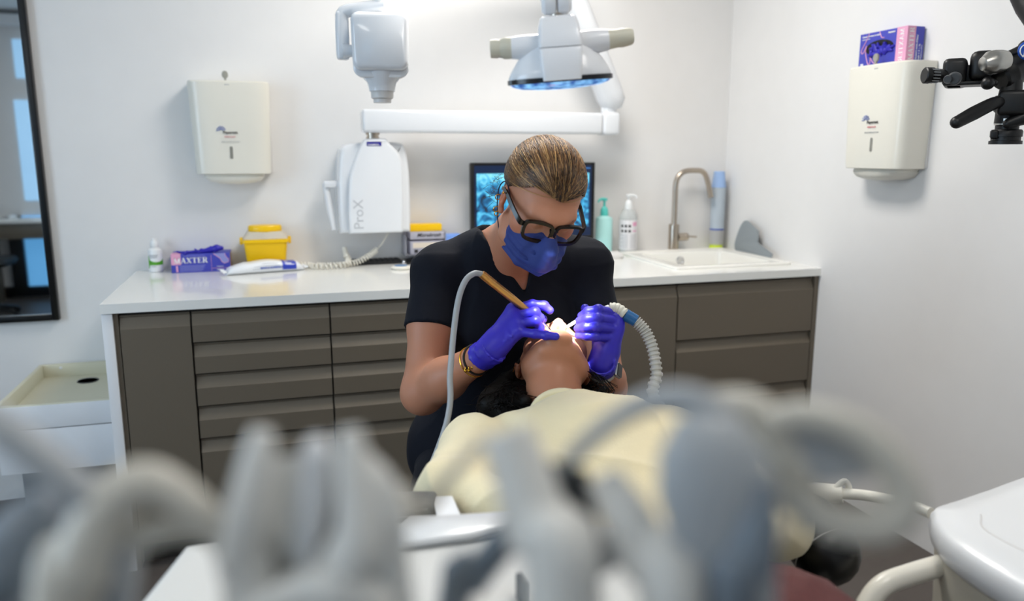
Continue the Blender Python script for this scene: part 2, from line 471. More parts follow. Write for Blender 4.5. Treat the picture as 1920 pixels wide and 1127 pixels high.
# ---------------------------------------------------------------- cabinets
FYC = -0.667; CT = 0.862
def front(mb, x0, x1, z0, z1, lip=None):
    """drawer or door front with a scooped grip along its top edge"""
    h = z1 - z0; s = lip or min(.042, .42 * h)
    prof = [(0.018, 0), (0, 0), (0, h - s - .002), (0.0015, h - s), (.014, h - .014), (.0165, h - .0085), (.016, h - .006), (.011, h - .005), (.0105, h - .001), (.0125, h), (.02, h)]
    y0 = FYC
    a = [(x0, y0 + y, z0 + z) for y, z in prof]; b = [(x1, y0 + y, z0 + z) for y, z in prof]; n = len(prof)
    fs = [(i, i + 1, i + 1 + n, i + n) for i in range(n - 1)] + [(n - 1, 0, n, 2 * n - 1), tuple(range(n))[::-1], tuple(range(n, 2 * n))]
    return mb.add(a + b, fs)
def cabinet(label, x0, x1, rows, kind="drawer", sink=False):
    t = thing('base_cabinet', label, 'cabinet', ((x0 + x1) / 2, (FYC + WY) / 2, 0), 'taupe base cabinets under the worktop')
    part("carcass", MB().box((x0, FYC + .021, .08), (x1, WY, .70 if sink else .868)).box((x0, FYC + .06, 0), (x1, WY, .08)) if not sink else MB().box((x0, FYC + .021, .08), (x1, WY, .70)).box((x0, FYC + .021, .70), (x0 + .018, WY, .868)).box((x1 - .018, FYC + .021, .70), (x1, WY, .868)).box((x0, FYC + .021, .70), (x1, FYC + .03, .868)), MATS["taupe_dark"], t)
    g = .003
    for (a, b) in rows:
        part(kind, front(MB(), x0 + g, x1 - g, a + g, b - g), MATS['taupe'], t, angle=25)
    return t
R5 = [(.757, CT), (.652, .757), (.543, .652), (.432, .543), (.085, .432)]
cabinet('narrow taupe cabinet with one tall plain door at the left end of the run', -.952, -.742, [(.085, CT)], 'door')
cabinet('taupe five drawer cabinet right of the tall left door', -.742, -.3065, R5)
cabinet('taupe five drawer cabinet half hidden by the assistant left arm side', -.3065, .129, R5)
cabinet('taupe drawer cabinet hidden behind the assistant', .129, .565, R5)
cabinet('taupe cabinet with a door beside the corrugated suction hose', .565, 1.0, [(.085, CT)], 'door')
cabinet('wide taupe drawer cabinet under the sink', 1.0, 1.618, [(.64, CT), (.43, .64), (.22, .43), (.085, .22)], sink=True)
solo('filler_strip', MB().box((1.619, FYC, 0), (WX, FYC + .02, .868)), MATS['taupe'], 'thin taupe filler strip against the right wall', 'filler strip', loc=(1.63, FYC, 0))
solo('filler_strip', MB().box((-.966, FYC + .006, 0), (-.953, WY, .868)), MATS['taupe'], 'thin taupe filler strip beside the white end panel', 'filler strip', loc=(-.96, FYC, 0))
solo('end_panel', MB().box((-.998, FYC - .003, 0), (-.967, WY, .8695), .001), MATS['white_laminate'], 'white end panel closing the left end of the cabinets', 'panel', loc=(-.98, -.3, 0))
# worktop with the sink opening
sx0, sx1, sy0, sy1 = 1.10, 1.55, -.50, -.06
mb = MB()
o_ = [(-.998, FYC - .01), (WX, FYC - .01), (WX, WY), (-.998, WY)]; i_ = [(sx0, sy0), (sx1, sy0), (sx1, sy1), (sx0, sy1)]
vs = [(x, y, z) for z in (.87, .90) for x, y in o_ + i_]
fs = []
for k in range(4):
    j = (k + 1) % 4
    fs += [(8 + k, 8 + j, 12 + j, 12 + k), (k, 4 + k, 4 + j, j), (k, j, 8 + j, 8 + k), (4 + k, 12 + k, 12 + j, 4 + j)]
mb.add(vs, fs)
solo('worktop', mb, MATS['worktop_white'], 'long white worktop running over the taupe cabinets', 'worktop', loc=(.3, -.3, .87))

# sink
sk = thing('sink', 'white rectangular inset sink with raised rim in the worktop', 'sink', (1.32, -.3, .9))
mat('sink_white', '#efede6', 0.2, var=0.01, coat=0.3)
L = [rrect(1.045, 1.592, -.555, -.015, .02, .9), rrect(1.045, 1.592, -.555, -.015, .02, .908), rrect(1.05, 1.587, -.55, -.02, .02, .912), rrect(1.062, 1.575, -.538, -.032, .02, .912),
     rrect(1.066, 1.571, -.534, -.036, .02, .909), rrect(1.12, 1.542, -.49, -.082, .03, .907), rrect(1.126, 1.536, -.484, -.088, .03, .90), rrect(1.14, 1.522, -.47, -.10, .04, .76), rrect(1.16, 1.50, -.45, -.12, .04, .745), rrect(1.28, 1.36, -.32, -.24, .035, .742)]
part('basin', MB().loft(L, cap0=False), MATS['sink_white'], sk)
part('overflow_ring', MB().torus(.016, .004, M=look((1.3244, -.092, .868), (0, -1, .1))).lathe([(0.001, 0), (.014, .001)], 20, look((1.3244, -.091, .868), (0, -1, .1))), MATS['chrome'], sk)
part('drain', MB().lathe([(.034, .0), (.034, .004), (.02, .002)], 24, TM((1.32, -.28, .743))), MATS['chrome'], sk)
# faucet
fa = thing('faucet', 'brushed steel gooseneck tap standing behind the sink', 'tap', (1.338, 0.0, .9))
fx, fy = 1.336, 0.0
part('tap_body', MB().lathe([(.0, .9), (.024, .9), (.0245, .903), (.0245, 1.025), (.0235, 1.0285), (.012, 1.0285)], 28, TM((fx, fy, 0)) ), MATS['steel'], fa)
dx, dy = .99, -.12
pts = [(0, 1.02), (0, 1.15), (0, 1.205), (.008, 1.243), (.03, 1.268), (.06, 1.277), (.10, 1.278), (.125, 1.275), (.143, 1.262), (.155, 1.238), (.168, 1.195), (.178, 1.152)]
part('spout', MB().tube([(fx + a * dx, fy + a * dy, z) for a, z in pts], .0125, 16, smooth=5), MATS['steel'], fa)
part('handle_hub', MB().lathe([(.0, 0), (.018, 0), (.0185, .004), (.0185, .028), (.0175, .03), (.0185, .032), (.0185, .046), (.016, .05), (0, .05)], 24, look((fx + .02, fy - .004, .968), (1, -.08, 0))), MATS['steel'], fa)
part('lever', MB().tube([(fx + .065, fy - .008, .970), (fx + .115, fy - .012, .966)], .004, 10), MATS['steel'], fa)

# ---------------------------------------------------------------- white drawer unit with open tray top, left of the worktop
t = thing('drawer_unit', 'low white drawer unit with open cream tray top beside the end panel', 'drawer unit', (-1.2, -.2, 0))
kx0, kx1, ky0, ky1, kz = -1.375, -1.003, -.49, .062, .545
part('carcass', MB().box((kx0, ky0 + .02, .31), (kx1, ky1, .488)).box((kx0 + .03, ky0 + .10, 0), (kx1 - .01, ky1, .31)), MATS['grey_plastic'], t)
part('tray_floor', MB().box((kx0 + .014, ky0 + .014, .488), (kx1 - .001, ky1 - .014, .494)), MATS['cream_wood'], t)
part('tray_wall', MB().box((kx0, ky0, .488), (kx0 + .014, ky1, kz), .0015), MATS['cream_wood'], t)
part('tray_wall', MB().box((kx0 + .014, ky1 - .014, .488), (kx1, ky1, kz), .0015), MATS['cream_wood'], t)
part('tray_wall', MB().box((kx0 + .014, ky0, .488), (kx1, ky0 + .012, kz), .0015), MATS['cream_wood'], t)
hole = (-1.1887, -0.0451, 0.4945)
part('grommet_hole', MB().lathe([(.0, 0), (.036, 0), (.037, .001), (.038, .0012), (.038, 0)], 32, TM((hole[0], hole[1], .4956))), MATS['grey_plastic'], t, label='dark round cable hole')
part('screw_cap', MB().lathe([(0, 0), (.006, 0), (.005, .0015), (0, .002)], 16, look((-1.30, ky1 - .0141, .53), (0, -1, 0))), MATS['white_plastic'], t)
part('apron', MB().box((kx0, ky0 - .003, .462), (kx1, ky0 + .0, kz - .004), .001), MATS['white_laminate'], t)
part('drawer', MB().box((kx0, ky0 - .003, .312), (kx1, ky0 + .018, .4585), .001), MATS['white_laminate'], t)

# ---------------------------------------------------------------- things on the worktop
TZ = 0.90
# lettering helper: local XY plane text placed by a matrix
def letter(parent, name, items, m):
    mb = MB()
    for (t, size, M, kw) in items:
        v, f = text_geo(t, size, M, **kw); mb.add(v, f)
    return part(name, mb, m, parent, angle=None, fixn=False)
def face_M(loc, right=(1, 0, 0), up=(0, 0, 1)):
    x = Vector(right).normalized(); y = Vector(up).normalized(); z = x.cross(y)
    m = Matrix((x, y, z)).transposed().to_4x4(); return Matrix.Translation(Vector(loc)) @ m
mat('ink_white', '#f4f4f4', 0.6); mat('ink_black', '#1a1a1c', 0.6); mat('ink_blue', '#2c55b5', 0.6); mat('ink_red', '#d2576a', 0.6); mat('ink_grey', '#8b8f96', 0.6)
mat('carton_blue', '#4146b0', 0.5, var=0.03); mat('carton_pink', '#e3a3c2', 0.5, var=0.03); mat('carton_lilac', '#8f93cf', 0.5); mat('carton_kraft', '#a58d74', 0.6)
mat('glove_blue', '#2a22a8', 0.38, var=0.06, scale=40, bump=0.25, bscale=60)

# slab-serif capitals for the carton lettering
def serif(word, h, M, th=None):
    """returns verts, faces of serif capitals of height h laid from the origin along +X"""
    vs = []; fs = []; x = 0.0; S = .2; T = .07
    def poly(p):
        o = len(vs); vs.extend(M @ Vector((a * h, b * h, 0.0003)) for a, b in p); fs.append(tuple(range(o, o + len(p))))
    def rect(a, b, c, d): poly([(a, b), (c, b), (c, d), (a, d)])
    def ser(cx, y, w=.34): rect(cx - w / 2, y, cx + w / 2, y + T) if y < .5 else rect(cx - w / 2, y - T, cx + w / 2, y)
    for ch in word:
        if ch == 'M':
            rect(x + .1, 0, x + .18, 1); rect(x + .78, 0, x + .78 + S, 1); poly([(x + .06, 1), (x + .28, 1), (x + .58, 0), (x + .44, 0)]); poly([(x + .80, 1), (x + .9, 1), (x + .58, 0), (x + .48, 0)])
            ser(x + .14, 0, .3); ser(x + .88, 0, .4); ser(x + .12, 1, .24); ser(x + .92, 1, .3); x += 1.12
        elif ch == 'A':
            poly([(x + .08, 0), (x + .16, 0), (x + .47, 1), (x + .39, 1)]); poly([(x + .60, 0), (x + .82, 0), (x + .52, 1), (x + .36, 1)]); rect(x + .22, .28, x + .66, .36)
            ser(x + .12, 0, .28); ser(x + .72, 0, .36); x += .9
        elif ch == 'X':
            poly([(x + .06, 1), (x + .29, 1), (x + .84, 0), (x + .6, 0)]); poly([(x + .08, 0), (x + .18, 0), (x + .82, 1), (x + .72, 1)])
            ser(x + .14, 0, .3); ser(x + .72, 0, .36); ser(x + .18, 1, .36); ser(x + .76, 1, .28); x += .92
        elif ch == 'T':
            rect(x + .32, 0, x + .32 + S, 1); rect(x + .04, .93, x + .8, 1); rect(x + .04, .74, x + .1, 1); rect(x + .74, .74, x + .8, 1); ser(x + .42, 0, .38); x += .86
        elif ch == 'E':
            rect(x + .12, 0, x + .12 + S, 1); rect(x + .04, .93, x + .7, 1); rect(x + .04, 0, x + .74, .07); rect(x + .2, .47, x + .54, .54); rect(x + .64, .76, x + .7, 1); rect(x + .68, 0, x + .74, .26); rect(x + .5, .38, x + .55, .63); x += .82
        elif ch == 'R':
            rect(x + .12, 0, x + .12 + S, 1); rect(x + .04, .93, x + .55, 1); rect(x + .3, .46, x + .55, .53); poly([(x + .5, 1), (x + .68, .94), (x + .76, .8), (x + .56, .86)]); poly([(x + .56, .62), (x + .76, .72), (x + .68, .52), (x + .5, .46)]); rect(x + .56, .62, x + .76, .86)
            poly([(x + .4, .5), (x + .6, .5), (x + .86, 0), (x + .64, 0)]); ser(x + .22, 0, .36); ser(x + .8, 0, .2); x += .92
    return vs, fs
SERIF_W = {'M': 1.12, 'A': .9, 'X': .92, 'T': .86, 'E': .82, 'R': .92}

# lotion bottle
bx, by = -.922, .02
t = thing('lotion_bottle', 'small white bottle with green band at the left end of the worktop', 'bottle', (bx, by, TZ))
part('body', MB().lathe([(.0, 0), (.024, 0), (.0265, .003), (.0265, .075), (.024, .087), (.014, .094), (.012, .096)], 28, TM((bx, by, TZ))), MATS['white_plastic'], t)
part('cap', MB().lathe([(.013, .094), (.0145, .096), (.0145, .118), (.0125, .121), (.010, .121), (.009, .130), (.0, .131)], 24, TM((bx, by, TZ))), MATS['white_plastic'], t)
mat('label_green', '#57a62a', 0.45)
lbl = MB()
n = 14
def wrap(r, z0f, z1f, a0=-150, a1=0, n=16):
    vs = []; fs = []
    for i in range(n + 1):
        u = i / n; a = R(a0 + (a1 - a0) * u); vs += [(bx + r * math.cos(a), by + r * math.sin(a), TZ + z0f(u)), (bx + r * math.cos(a), by + r * math.sin(a), TZ + z1f(u))]
    for i in range(n): fs.append((2 * i, 2 * i + 2, 2 * i + 3, 2 * i + 1))
    return vs, fs
v_, f_ = wrap(.0269, lambda u: .016 + .012 * (u > .12), lambda u: .052 - .012 * math.sin(PI * u) + .012 * (u < .1)); lbl.add(v_, f_)
part('green_label', lbl, MATS['label_green'], t, fixn=False)
lt = MB()
for z, w in ((.066, 40), (.061, 34), (.056, 30), (.022, 20)):
    v_, f_ = wrap(.0271, lambda u: z, lambda u: z + .002, -100 - w, -100 + w, 8); lt.add(v_, f_)
part('label_print', lt, MATS['ink_grey'], t, fixn=False)['kind'] = 'stuff'

# glove carton lying on the worktop
gx0, gx1, gy0, gy1, gz1 = -.8587, -.6419, -.05, .062, .9725
t = thing('glove_carton', 'blue and pink disposable glove carton lying on the worktop', 'box', (-.75, 0, TZ))
part('carton', MB().box((gx0, gy0, TZ), (gx1, gy1, gz1), .001), MATS['carton_blue'], t)
part('pink_panel', MB().box((gx0 + .001, gy0 - .0004, .931), (gx0 + .036, gy0 + .06, gz1 + .0004)).box((gx0 + .017, gy0 - .0004, .903), (gx0 + .024, gy0, .928)), MATS['carton_pink'], t)
part('kraft_side', MB().box((gx1 - .002, gy0 + .004, TZ + .002), (gx1 + .0006, gy1 - .004, gz1 - .004)), MATS['carton_kraft'], t)
mb = MB(); v_, f_ = serif('MAXTER', .0225, face_M((gx0 + .010, gy0 - .0006, .9365))); mb.add(v_, f_)
part('brand_lettering', mb, MATS['ink_white'], t, angle=None, fixn=False)
mb = MB()
for i, (a, b) in enumerate(((.03, .125), (.03, .12), (.03, .122), (.03, .115), (.03, .118), (.03, .11))):
    mb.box((gx0 + a, gy0 - .0005, .9265 - i * .0042), (gx0 + b, gy0, .928 - i * .0042))
mb.box((gx0 + .045, gy0 - .0005, .965), (gx0 + .125, gy0, .9665))
part('small_print', mb, MATS['carton_lilac'], t)
glv = MB()
gl = [(gx0 + .155, .9715), (gx0 + .18, .9515), (gx0 + .186, .938), (gx0 + .194, .932), (gx0 + .21, .937), (gx0 + .211, .947), (gx0 + .2, .9615), (gx0 + .198, .9715)]
part('lilac_glove_print', MB().add([(x, gy0 - .0004, z) for x, z in gl], [tuple(range(len(gl)))]), MATS['carton_lilac'], t, fixn=False)
mbp = MB(); q = gl
mbp.tube([(x, gy0 - .0002, z) for x, z in gl], .0012, 6)
mbp.box((gx0 + .146, gy0 - .0005, .903), (gx0 + .147, gy0, .966)).box((gx0 + .146, gy0 - .0005, .913), (gx0 + .214, gy0, .914))
part('pink_outline_print', mbp, MATS['carton_pink'], t)
letter(t, 'corner_lettering', [('Antiguanti', .006, face_M((gx0 + .165, gy0 - .0006, .9205)), {}), ('100 Pezzi', .007, face_M((gx0 + .165, gy0 - .0006, .9075)), {'bold': .02})], MATS['ink_white'])
# crumpled glove coming out of it
s = SDF((-.86, -.07, .95), (-.62, .07, 1.03), .0022)
c0 = [(-.825, -.02, .976), (-.80, -.03, .978), (-.775, -.025, .977), (-.745, -.03, .979), (-.715, -.028, .984), (-.69, -.03, .990), (-.672, -.03, .990)]
s.chain(c0, [.004, .005, .006, .008, .011, .013, .008], .006)
for k in range(16):
    i = RNG.integers(1, 6); p = np.array(c0[i]) + RNG.normal(0, .006, 3); p2 = p + RNG.normal(0, .012, 3) * (1.4, .6, .5); p[2] = max(p[2], .976); p2[2] = max(p2[2], .976)
    s.cap(p, p2, .005, .003, .003)
s.chain([(-.80, -.03, .976), (-.81, -.045, .975), (-.806, -.052, .972)], [.005, .004, .004], .003).chain([(-.826, -.02, .977), (-.836, -.028, .981)], [.005, .004], .003)
V, F = s.mesh(); V = relax(V, F, 1)
organic('disposable_glove', V, F, MATS['glove_blue'], None, 'crumpled blue glove pulled out on top of the worktop carton', cat='glove')

# sharps container
t = thing('sharps_container', 'yellow sharps bin with frosted lid and yellow cap on the worktop', 'sharps bin', (-.505, .0, TZ))
mat('yellow_plastic', '#f5c400', 0.35, var=0.02); mat('frosted_plastic', '#ece5d6', 0.45, trans=0.35, ior=1.3)
cx, cy = -.505, .0
def rr(wx, wy, r, z): return rrect(cx - wx, cx + wx, cy - wy, cy + wy, r, TZ + z)
part('tub', MB().loft([rr(.070, .045, .012, 0), rr(.072, .047, .014, .004), rr(.083, .056, .015, .105), rr(.087, .059, .015, .106), rr(.0895, .061, .015, .108), rr(.0895, .061, .015, .120), rr(.086, .058, .015, .121)]), MATS['yellow_plastic'], t)
part('lid', MB().loft([rr(.084, .057, .015, .1205), rr(.086, .058, .016, .124), rr(.080, .052, .018, .132), rr(.069, .044, .02, .148), rr(.066, .041, .02, .150)]), MATS['frosted_plastic'], t)
part('cap', MB().loft([ell(cx, cy, .064, .044, TZ + .149), ell(cx, cy, .065, .045, TZ + .151), ell(cx, cy, .065, .045, TZ + .168), ell(cx, cy, .061, .042, TZ + .173), ell(cx, cy, .02, .02, TZ + .175)]), MATS['yellow_plastic'], t)
for sgn in (-1, 1):
    part('lock_tab', MB().box((cx + sgn * .093 - .006, cy - .012, TZ + .098), (cx + sgn * .093 + .006, cy + .012, TZ + .126), .003), MATS['yellow_plastic'], t)

# wipes packet
t = thing('wipes_packet', 'white and blue flow wrapped wipes packet lying across the worktop front', 'packet', (-.52, -.11, TZ))
ang = math.atan2(.065, .29); Mw = TM((-.66, -.145, TZ), (0, 0, ang))
mat('wrap_white', '#eef0f3', 0.3, var=0.02, coat=0.2); mat('wrap_blue', '#2b40b4', 0.3, coat=0.2)
secs = []
for i in range(25):
    u = i / 24; x = .30 * u
    e = min(1, u / .16, (1 - u) / .10) ** .6 if 0 < u < 1 else 0
    w = .030 + .014 * e; h = .0015 + .041 * e * (1 - .12 * math.sin(9 * u)) + .003 * math.sin(31 * u) * (u < .3)
    loop = []
    for k in range(20):
        a = 2 * PI * k / 20; ca, sa = math.cos(a), math.sin(a)
        loop.append((x, w * math.copysign(abs(ca) ** .6, ca), max(.0004, h / 2 + h / 2 * math.copysign(abs(sa) ** .7, sa))))
    secs.append(loop)
part('wrapper', MB().loft(secs, M=Mw), MATS['wrap_white'], t)
for ex, sg in ((-.012, -1), (.298, 1)):
    cr_ = [[(ex + .014 * i, y_ * .034 * (1 + .08 * (i if sg > 0 else 1 - i)), .012 + .0035 * math.sin(y_ * 14 + i) + dz_) for y_ in np.linspace(-1, 1, 13)] for i in (0, 1) for dz_ in (0,)]
    v0 = cr_[0] + cr_[1]; part('crimped_end', MB().add([(x, y, z) for x, y, z in v0] + [(x, y, z + .0012) for x, y, z in v0], [(i, i + 1, i + 14, i + 13) for i in range(12)] + [(26 + i, 26 + i + 13, 26 + i + 14, 26 + i + 1) for i in range(12)], Mw), MATS['wrap_white'], t)
def wrapband(u0, u1, a0, a1, off=.0007, steps=6):
    vs = []; n2 = 8
    for i in range(steps + 1):
        u = u0 + (u1 - u0) * i / steps; e = min(1, u / .16, (1 - u) / .10) ** .6; w = .030 + .014 * e + off; h = .0015 + .041 * e * (1 - .12 * math.sin(9 * u)) + off
        for k in range(n2 + 1):
            a = R(a0 + (a1 - a0) * k / n2); ca, sa = math.cos(a), math.sin(a)
            vs.append((.30 * u, w * math.copysign(abs(ca) ** .6, ca), h / 2 + h / 2 * math.copysign(abs(sa) ** .7, sa)))
    return vs, [(i * (n2 + 1) + k, (i + 1) * (n2 + 1) + k, (i + 1) * (n2 + 1) + k + 1, i * (n2 + 1) + k + 1) for i in range(steps) for k in range(n2)]
mb = MB(); v_, f_ = wrapband(.70, .88, 85, 205); mb.add(v_, f_, Mw)
part('blue_print', mb, MATS['wrap_blue'], t, fixn=False)
mb = MB()
for a0, a1, u0, u1 in ((150, 153, .44, .64), (172, 174, .34, .66), (184, 186, .32, .60)):
    v_, f_ = wrapband(u0, u1, a0, a1, .0009); mb.add(v_, f_, Mw)
part('line_print', mb, MATS['ink_grey'], t, fixn=False)
letter(t, 'front_lettering', [('MANI E SUPERFICI', .0105, Mw @ face_M((.125, -.0462, .021), (1, 0, 0), (0, 0, 1)), {'bold': .03})], MATS['ink_blue'])
mb = MB()
for a0, a1, u0, u1 in ((140, 150, .735, .82), (112, 122, .73, .78), (160, 165, .74, .85)):
    v_, f_ = wrapband(u0, u1, a0, a1, .0011); mb.add(v_, f_, Mw)
part('white_print', mb, MATS['ink_white'], t, fixn=False)

# round puck, keyboard, black wedge
t = thing('round_puck', 'small round white puck with blue top on the worktop', 'puck', (.0095, -.2, TZ))
part('puck_body', MB().lathe([(0, 0), (.034, 0), (.039, .004), (.039, .009), (.034, .013), (.028, .014), (0, .0142)], 32, TM((.0095, -.2, TZ))), MATS['cream_plastic'], t)
mat('slate_blue', '#5b7fa8', 0.4); part('blue_top', MB().lathe([(0, .0142), (.026, .0142), (.025, .0158), (0, .0162)], 32, TM((.0095, -.2, TZ))), MATS['slate_blue'], t)
t = thing('keyboard', 'slim black keyboard lying under the wall box', 'keyboard', (-.06, .02, TZ))
part('keyboard_body', MB().box((-.19, -.045, TZ), (.045, .06, TZ + .013), .004), MATS['black_plastic'], t)
for r_ in range(4):
    for c_ in range(10):
        part('key', MB().box((-.183 + c_ * .0222, -.035 + r_ * .022, TZ + .013), (-.164 + c_ * .0222, -.018 + r_ * .022, TZ + .0165), .001, 1), MATS['black_rubber'], t)
solo('cable_clip', MB().sphere((.045, -.055, TZ + .008), .008, 14).box((.036, -.062, TZ), (.056, -.046, TZ + .006), .002), MATS['chrome'], 'tiny shiny metal clip beside the black keyboard', 'clip', loc=(.045, -.055, TZ))
mb = MB().prism([(.055, 0), (.23, 0), (.23, .03), (.055, .008)], -.10, .03, .001, M=Matrix(((1, 0, 0, 0), (0, 0, -1, -.05), (0, 1, 0, TZ), (0, 0, 0, 1))))
solo('document_wedge', mb, MATS['black_plastic'], 'black sloping wedge holder under the clear dispenser', 'holder', loc=(.14, 0, TZ))
# clear applicator dispenser
mat('clear_acrylic', '#eceaf2', 0.08, trans=0.75, ior=1.25, spec=0.4)
mat('tinted_acrylic', '#dcd9e6', 0.25, trans=0.4, ior=1.2); mat('beige_card', '#ddd0bf', 0.6)
t = thing('applicator_dispenser', 'clear tiered applicator dispenser with yellow box beside the wall unit', 'dispenser', (.15, .02, .934))
ox0, ox1 = .0785, .225
Mo = 0
part('side_shell', MB().box((.055, -.035, .934), (.062, .065, 1.015), .001).box((ox1 + .002, -.035, .934), (ox1 + .006, .065, 1.03), .001).box((.062, .058, .934), (ox1 + .002, .065, 1.05), .001).box((.055, -.035, .930), (ox1 + .006, .065, .934), .001), MATS['clear_acrylic'], t)
part('upper_drawer', MB().box((ox0, -.03, .998), (ox1, .055, 1.030), .003), MATS['tinted_acrylic'], t)
part('lower_drawer', MB().box((ox0, -.032, .935), (ox1, .055, .990), .003), MATS['tinted_acrylic'], t)
part('yellow_box', MB().box((ox0 + .004, -.012, 1.0305), (ox1 - .006, .05, 1.0605), .002), MATS['yellow_plastic'], t)
part('beige_insert', MB().box((ox0 + .010, -.0335, .962), (ox1 - .02, -.0325, .985)), MATS['beige_card'], t)
letter(t, 'script_lettering', [('Microbrush', .022, face_M((ox0 + .028, -.0308, 1.016)), {'shear': .35, 'bold': .015}), ('M', .018, face_M((ox0 + .016, -.0345, .949)), {'bold': .06})], MATS['ink_black'])
solo('small_carton', MB().box((.232, -.02, TZ), (.30, .04, 1.012), .002).box((.231, -.021, 1.0), (.301, .041, 1.014), .001), mat('pale_blue', '#7ea6ee', .5), 'small blue topped carton right behind the assistant shoulder', 'carton', loc=(.265, .01, TZ))

# soap bottles
def pump_bottle(name, label, x, y, r, zb, zs, zt, mb_, mp, rot):
    t = thing(name, label, 'bottle', (x, y, TZ)); M = TM((x, y, TZ))
    part('body', MB().lathe([(0, 0), (r - .004, 0), (r, .004), (r, zb), (r * .93, zb + .012), (r * .6, zs - .004), (r * .42, zs)], 32, M), mb_, t)
    part('collar', MB().lathe([(.018, zs - .002), (.0185, zs), (.0175, zs + .024), (.012, zs + .036), (.006, zs + .040), (.0055, zt - .012)], 24, M), mp, t)
    c, s_ = math.cos(rot), math.sin(rot)
    part('pump_head', MB().lathe([(.006, zt - .014), (.013, zt - .012), (.014, zt - .002), (.010, zt)], 20, M).tube([(x, y, TZ + zt - .005), (x + .02 * c, y + .02 * s_, TZ + zt - .004), (x + .034 * c, y + .034 * s_, TZ + zt - .010), (x + .038 * c, y + .038 * s_, TZ + zt - .018)], [.007, .006, .005, .004], 10, smooth=3), mp, t)
    return t
mat('teal_plastic', '#b2e4e1', 0.3, var=0.02, sss=0.0); mat('teal_dark', '#55c3ba', 0.3)
t = pump_bottle('soap_bottle', 'teal pump soap bottle beside the monitor', .98, .005, .0385, .155, .178, .2565, MATS['teal_plastic'], MATS['teal_dark'], R(200))
mb = MB()
for k, (z0, z1, a0, a1) in enumerate(((.085, .115, -22, 4), (.06, .066, -18, 4), (.14, .144, -18, 4))):
    vs = [(.98 + .0389 * math.cos(R(a0 + (a1 - a0) * i / 6)), .005 + .0389 * math.sin(R(a0 + (a1 - a0) * i / 6)), TZ + z) for i in range(7) for z in (z0, z1)]
    mb.add(vs, [(2 * i, 2 * i + 2, 2 * i + 3, 2 * i + 1) for i in range(6)])
part('side_print', mb, MATS['ink_red'], t, fixn=False)
mat('clear_bottle', '#f4f7f7', 0.05, trans=0.6, ior=1.1, spec=0.5); mat('paper_label', '#e4e2e4', 0.5, var=0.03)
t = pump_bottle('sanitiser_bottle', 'clear pump sanitiser bottle with white label beside the tap', 1.103, .01, .042, .165, .205, .272, MATS['clear_bottle'], MATS['white_plastic'], R(-20))
def bandc(cx, cy, r, z0, z1, a0, a1, n=16):
    vs = [(cx + r * math.cos(R(a0 + (a1 - a0) * i / n)), cy + r * math.sin(R(a0 + (a1 - a0) * i / n)), TZ + z) for i in range(n + 1) for z in (z0, z1)]
    return vs, [(2 * i, 2 * i + 2, 2 * i + 3, 2 * i + 1) for i in range(n)]
v_, f_ = bandc(1.103, .01, .0424, .018, .155, -200, 20); part('label', MB().add(v_, f_), MATS['paper_label'], t, fixn=False)
mb = MB()
for z in (.122, .099):
    for a in (-160, -136, -112): 
        v_, f_ = bandc(1.103, .01, .0427, z, z + .012, a, a + 15, 5); mb.add(v_, f_)
part('pictogram_print', mb, MATS['ink_black'], t, fixn=False)
mb = MB()
for i in range(8): v_, f_ = bandc(1.103, .01, .0427, .026 + i * .0085, .028 + i * .0085, -165 if i % 2 else -150, -115, 6); mb.add(v_, f_)
for i in range(8): v_, f_ = bandc(1.103, .01, .0427, .026 + i * .0085, .028 + i * .0085, -100, -50 - 5 * (i % 3), 6); mb.add(v_, f_)
part('line_print', mb, MATS['ink_grey'], t, fixn=False)
mb = MB(); v_, f_ = bandc(1.103, .01, .0427, .128, .146, -85, -50, 6); mb.add(v_, f_); v_, f_ = bandc(1.103, .01, .0427, .102, .108, -85, -55, 6); mb.add(v_, f_)
part('pink_print', mb, MATS['carton_pink'], t, fixn=False)
# mouse and paper slip
mx, my = .952, -.15
mb = MB().loft([rrect(mx - .055, mx + .05, my - .033, my + .03, .03, TZ), rrect(mx - .058, mx + .053, my - .035, my + .032, .03, TZ + .012), rrect(mx - .052, mx + .046, my - .029, my + .026, .028, TZ + .024), rrect(mx - .03, mx + .03, my - .015, my + .012, .012, TZ + .031)])
mat('pale_grey', '#d8d5d2', 0.35); solo('computer_mouse', mb, MATS['pale_grey'], 'pale grey rounded mouse on the worktop in front of the pump bottles', 'mouse', loc=(mx, my, TZ))
solo('paper_slip', MB().box((.80, -.22, TZ), (.86, -.12, TZ + .004), .001), MATS['wrap_white'], 'white paper slip beside the assistant right shoulder', 'paper', loc=(.83, -.17, TZ))
# cups
mat('cup_white', '#cfd9e2', 0.35, trans=0.25, ior=1.2); mat('cup_blue', '#a9c6f1', 0.35, trans=0.15, ior=1.2); mat('cup_clear', '#d9d8d6', 0.3, trans=0.4, ior=1.2); mat('cup_yellow', '#d6ea3c', 0.35, emit=None)
def cup_mb(): return MB().lathe([(.0325, 0), (.0345, .0005), (.0345, .003), (.033, .004), (.0255, .074), (.024, .0755), (0, .0755), ], 28, cap=False)
cx_, cy_ = 1.575, .015
proto = None
mbc = cup_mb()
def cup(z, m, label, sc=1.0):
    o = part('plastic_cup', MB().add([(p[0] * sc, p[1] * sc, p[2]) for p in mbc.v], mbc.f), m, None, label); o['category'] = 'cup'; o['group'] = 'stack of plastic cups'; o.location = (cx_, cy_, z); return o
z = TZ
cup(z, MATS['cup_yellow'], 'yellow plastic cup at the very bottom of the cup stack behind the sink')
zz = TZ + .024
ORD = ['first', 'second', 'third', 'fourth', 'fifth', 'sixth', 'seventh', 'eighth', 'ninth', 'tenth', 'eleventh', 'twelfth', 'thirteenth', 'fourteenth', 'fifteenth', 'sixteenth', 'seventeenth', 'eighteenth', 'nineteenth']
